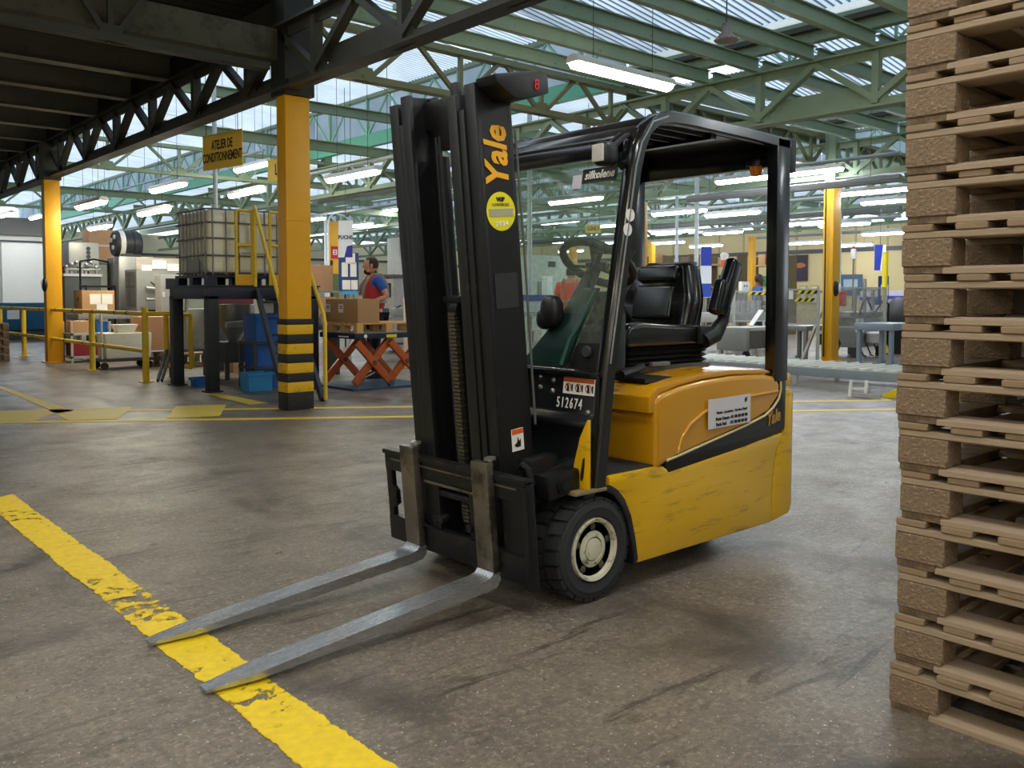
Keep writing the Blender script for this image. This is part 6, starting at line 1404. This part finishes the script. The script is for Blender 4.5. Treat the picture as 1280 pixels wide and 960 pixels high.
# ---------------------------------------------------------------- people
SKIN = M('skin', '#c98f74', 0.55, var=0.06)
SKIND = M('skin_brown', '#5b3a2c', 0.55, var=0.06)
def skin_mesh(name, pts, edges, mat, parent, lv=1):
    """pts: list of (co, (rx, ry)); first point is the root"""
    me = bpy.data.meshes.new(name); me.from_pydata([p[0] for p in pts], edges, [])
    ob = bpy.data.objects.new(name, me); COL.objects.link(ob)
    ob.modifiers.new('s', 'SKIN'); 
    sv = me.skin_vertices[0].data
    for i, p in enumerate(pts):
        r = p[1]; sv[i].radius = r if isinstance(r, tuple) else (r, r); sv[i].use_root = (i == 0)
    sb = ob.modifiers.new('u', 'SUBSURF'); sb.levels = lv; sb.render_levels = lv
    bpy.context.view_layer.update()
    m2 = bpy.data.meshes.new_from_object(ob.evaluated_get(bpy.context.evaluated_depsgraph_get()))
    bpy.data.objects.remove(ob); bpy.data.meshes.remove(me)
    m2.name = name; m2.materials.clear(); m2.materials.append(mat); m2.shade_smooth()
    o = bpy.data.objects.new(name, m2); COL.objects.link(o); o.parent = parent
    return o
def person(label, loc, rz, height, J, cols, vest=None, skin=None, hair='#241a14', bulk=1.0, beard=False, group=None):
    """local frame: faces -y... x to the figure's left, z up; J = joint places for a 1.75 m figure"""
    skin = skin or SKIN
    t = thing('person', label, 'person', loc, rz); s = height / 1.75; t.scale = (s, s, s)
    b = bulk
    P = []; E = []
    def add(co, r, frm=None):
        P.append((co, r)); i = len(P) - 1
        if frm is not None: E.append((frm, i))
        return i
    pel = add((0, 0, 0.95), (0.145 * b, 0.105 * b))
    bel = add(J.get('belly', (0, -0.015, 1.10)), (0.145 * b, 0.115 * b), pel)
    che = add(J.get('chest', (0, 0, 1.28)), (0.155 * b, 0.11 * b), bel)
    upc = add(J.get('upper', (0, 0.01, 1.40)), (0.13 * b, 0.085 * b), che)
    nk = add(J.get('neck', (0, 0.0, 1.49)), (0.056, 0.056), upc)
    hx, hy, hz = J.get('head', (0, -0.02, 1.62))
    h0 = add((hx, hy, hz - 0.075), (0.058, 0.068), nk)
    h1 = add((hx, hy + 0.008, hz + 0.01), (0.078, 0.094), h0)
    h2 = add((hx, hy + 0.012, hz + 0.085), (0.062, 0.075), h1)
    for sd in ('l', 'r'):
        k = 1 if sd == 'l' else -1
        hip = add((0.095 * k, 0, 0.88), (0.088 * b, 0.095 * b), pel)
        kn = add(J.get('knee' + sd, (0.11 * k, -0.015, 0.48)), (0.06, 0.063), hip)
        cf = add((0.11 * k, 0.01, 0.33), (0.055, 0.06), kn)
        an = add(J.get('ank' + sd, (0.115 * k, 0.02, 0.09)), (0.038, 0.042), cf)
        add((0.125 * k, -0.11, 0.045), (0.04, 0.03), an)
        sh = add(J.get('sh' + sd, (0.185 * k * b, 0.01, 1.40)), (0.062, 0.062), upc)
        el = add(J.get('el' + sd, (0.25 * k, 0.03, 1.13)), (0.043, 0.043), sh)
        wr = add(J.get('wr' + sd, (0.26 * k, -0.08, 0.90)), (0.028, 0.03), el)
        d = (Vector(P[wr][0]) - Vector(P[el][0])).normalized()
        d = Vector(J.get('hd' + sd, tuple(d))).normalized()
        side = d.cross(Vector((0, 0, 1))) if abs(d.z) < 0.9 else d.cross(Vector((0, 1, 0))); side.normalize()
        pm = add(tuple(Vector(P[wr][0]) + d * 0.055), (0.038, 0.018), wr)
        dn = side.cross(d).normalized() * -1
        for f, (o_, ln) in enumerate(((-0.028, 0.062), (-0.010, 0.075), (0.009, 0.07), (0.027, 0.055))):
            b0 = Vector(P[pm][0]) + d * 0.035 + side * o_
            i0 = add(tuple(b0), (0.0095, 0.0095), pm); i1 = add(tuple(b0 + d * ln * 0.5 - Vector((0, 0, 0.006))), (0.009, 0.009), i0)
            add(tuple(b0 + d * ln * 0.95 - Vector((0, 0, 0.02))), (0.0075, 0.0075), i1)
        b0 = Vector(P[wr][0]) + d * 0.03 - side * 0.035 * k
        i0 = add(tuple(b0), (0.012, 0.012), wr); add(tuple(b0 + d * 0.04 - side * 0.02 * k), (0.009, 0.009), i0)
    skin_mesh('body', P, E, skin, t, 2)
    # face and hair: the head turns by J['turn'] about z
    tr = Matrix.Translation((hx, hy, hz)) @ Matrix.Rotation(J.get('turn', 0.0), 4, 'Z')
    def hd(mb, nm, mat): mb.bm.transform(tr); return mb.build(nm, mat, t, ang=70)
    fc = MB(); fc.ell((0, -0.004, 0.0), 0.077, 0.096, 0.118, nu=20, nv=14); fc.ell((0, -0.030, -0.065), 0.052, 0.062, 0.055)
    hd(fc, 'face', skin)
    hd(MB().prism([(-0.098, 0.015), (-0.122, -0.022), (-0.116, -0.032), (-0.088, -0.034)], 'x', -0.014, 0.014, 0.006, T=Matrix.Identity(4)), 'nose', skin)
    for k in (-1, 1):
        hd(MB().ell((0.082 * k, 0.012, -0.01), 0.012, 0.022, 0.034), 'ear', skin)
        hd(MB().ell((0.032 * k, -0.086, 0.012), 0.013, 0.009, 0.007), 'eye', PAPER)
        hd(MB().ell((0.032 * k, -0.093, 0.012), 0.005, 0.004, 0.005), 'pupil', INK)
        hd(MB().box(0.018 * k - 0.008, 0.036 * k + 0.008, -0.097, -0.088, 0.030, 0.037), 'eyebrow', M('brow_' + hair[1:], hair, 0.8))
    hd(MB().ell((0, -0.085, -0.062), 0.026, 0.010, 0.008), 'mouth', M('lip', '#9c5a50', 0.5))
    HM = M('hair_' + hair[1:], hair, 0.75, var=0.25, scale=60, bump=0.3)
    hm = MB().ell((0, 0.012, 0.022), 0.086, 0.104, 0.112, nu=20, nv=14)
    bmesh.ops.delete(hm.bm, geom=[v for v in hm.bm.verts if v.co.z < -0.055 or (v.co.y < -0.035 and v.co.z < 0.068)], context='VERTS')
    hd(hm, 'hair', HM)
    if beard: hd(MB().ell((0, -0.048, -0.088), 0.05, 0.05, 0.042), 'beard', HM)
    # clothes: shells round the same skeleton
    jp = {i: p for i, p in enumerate(P)}
    def shell(nm, ids, add_r, mat, ext=None):
        idx = {i: n for n, i in enumerate(ids)}
        pts = [(P[i][0], tuple(v + add_r for v in (P[i][1] if isinstance(P[i][1], tuple) else (P[i][1],) * 2))) for i in ids]
        ed = [(idx[a], idx[c]) for a, c in E if a in idx and c in idx]
        if ext:
            for frm, co, r in ext: pts.append((co, r)); ed.append((idx[frm], len(pts) - 1))
        return skin_mesh(nm, pts, ed, mat, t, 2)
    L0 = 8; R0 = 8 + 5 + 4 + 12 + 2
    lsh = [i for i in range(len(P))]
    def sub(k): return {'hip': L0 + k, 'kn': L0 + 1 + k, 'cf': L0 + 2 + k, 'an': L0 + 3 + k, 'ft': L0 + 4 + k, 'sh': L0 + 5 + k, 'el': L0 + 6 + k, 'wr': L0 + 7 + k}
    n_side = (len(P) - 8) // 2
    A, B = sub(0), sub(n_side)
    ext = []
    for q in (A, B):
        m = Vector(P[q['sh']][0]).lerp(Vector(P[q['el']][0]), 0.72); ext.append((q['sh'], tuple(m), (0.066, 0.066)))
    shell('t_shirt', [pel, bel, che, upc, A['sh'], B['sh']], 0.014, cols[0], ext)
    shell('trousers', [pel, A['hip'], A['kn'], A['cf'], A['an'], B['hip'], B['kn'], B['cf'], B['an']], 0.016, cols[1])
    for q in (A, B):
        f = Vector(P[q['ft']][0]); a = Vector(P[q['an']][0])
        MB().prism([(a.y + 0.06, 0.0), (f.y - 0.06, 0.0), (f.y - 0.07, 0.035), (f.y - 0.02, 0.065), (a.y - 0.03, 0.12), (a.y + 0.055, 0.12)], 'x', f.x - 0.048, f.x + 0.048, 0.015).build('shoe', M('work_shoe', '#1b1917', 0.5), t)
    if vest:
        vm, tape = vest
        v = shell('vest', [pel, bel, che, upc], 0.046, vm, [(upc, tuple(Vector(P[q['sh']][0]) * 0.8 + Vector(P[upc][0]) * 0.2), (0.085, 0.085)) for q in (A, B)])
        for z0 in (1.09,):
            rg = []
            for z in (z0, z0 + 0.045):
                rg.append([(0.222 * b * math.cos(a), -0.012 + 0.180 * b * math.sin(a), z) for a in [2 * math.pi * k / 24 for k in range(24)]])
            MB().loft(rg, caps=False).build('reflective_band', tape, t)
        for k in (-1, 1):
            MB().tube([(0.10 * k, -0.175 * b, 1.2), (0.11 * k, -0.15 * b, 1.34), (0.115 * k, -0.04, 1.505), (0.115 * k, 0.08, 1.49), (0.11 * k, 0.15 * b, 1.34), (0.10 * k, 0.165 * b, 1.18)], 0.022, 8, flat=0.3).build('shoulder_band', tape, t)
    return t
TAPE = M('reflective_tape', '#8e8275', 0.5, 0.1, var=0.05)
BLUES = M('blue_cotton', '#2456a8', 0.8, var=0.08)
TROU = M('dark_work_trousers', '#1b1f2a', 0.8, var=0.1)
REDV = M('red_vest', '#a92a30', 0.75, var=0.08)
ORV = M('orange_vest', '#f0562a', 0.75, var=0.06)
p = at(468, 400, 12.85)
# faces left in the picture: heading is mostly towards -X/+Y; rotation so that local -y points there
person('person in a red reflective vest and blue t-shirt resting a hand on a cardboard box', (p.x, p.y, 0), math.radians(-110), 1.79,
       {'shl': (0.20, 0.01, 1.42), 'ell': (0.29, 0.12, 1.19), 'wrl': (0.25, -0.10, 1.10), 'hdl': (-0.1, -1, -0.15), 'elr': (-0.27, -0.06, 1.16), 'wrr': (-0.20, -0.30, 1.06), 'head': (0.0, -0.05, 1.625), 'turn': math.radians(-12), 'hdr': (0.1, -1, -0.2)},
       (BLUES, TROU), vest=(REDV, TAPE), bulk=1.10, beard=True, hair='#33241a')
p = at(713, 372, 15.0)
person('person in an orange high visibility vest with head bent, seen through the windscreen', (p.x, p.y, 0), PHI + math.radians(75), 1.76,
       {'head': (0, -0.07, 1.60), 'wrl': (0.20, -0.25, 1.02), 'wrr': (-0.20, -0.25, 1.02)}, (ORV, TROU), vest=(ORV, TAPE), hair='#1d2430')
p = at(947, 372, 21.0)
person('person in a blue t-shirt working at the far machines right of the seat', (p.x, p.y, 0), PHI - math.radians(0), 1.74,
       {'head': (0, -0.04, 1.62), 'wrl': (0.18, -0.3, 1.0), 'wrr': (-0.18, -0.3, 1.0)}, (BLUES, TROU), skin=SKIND, hair='#15110f')
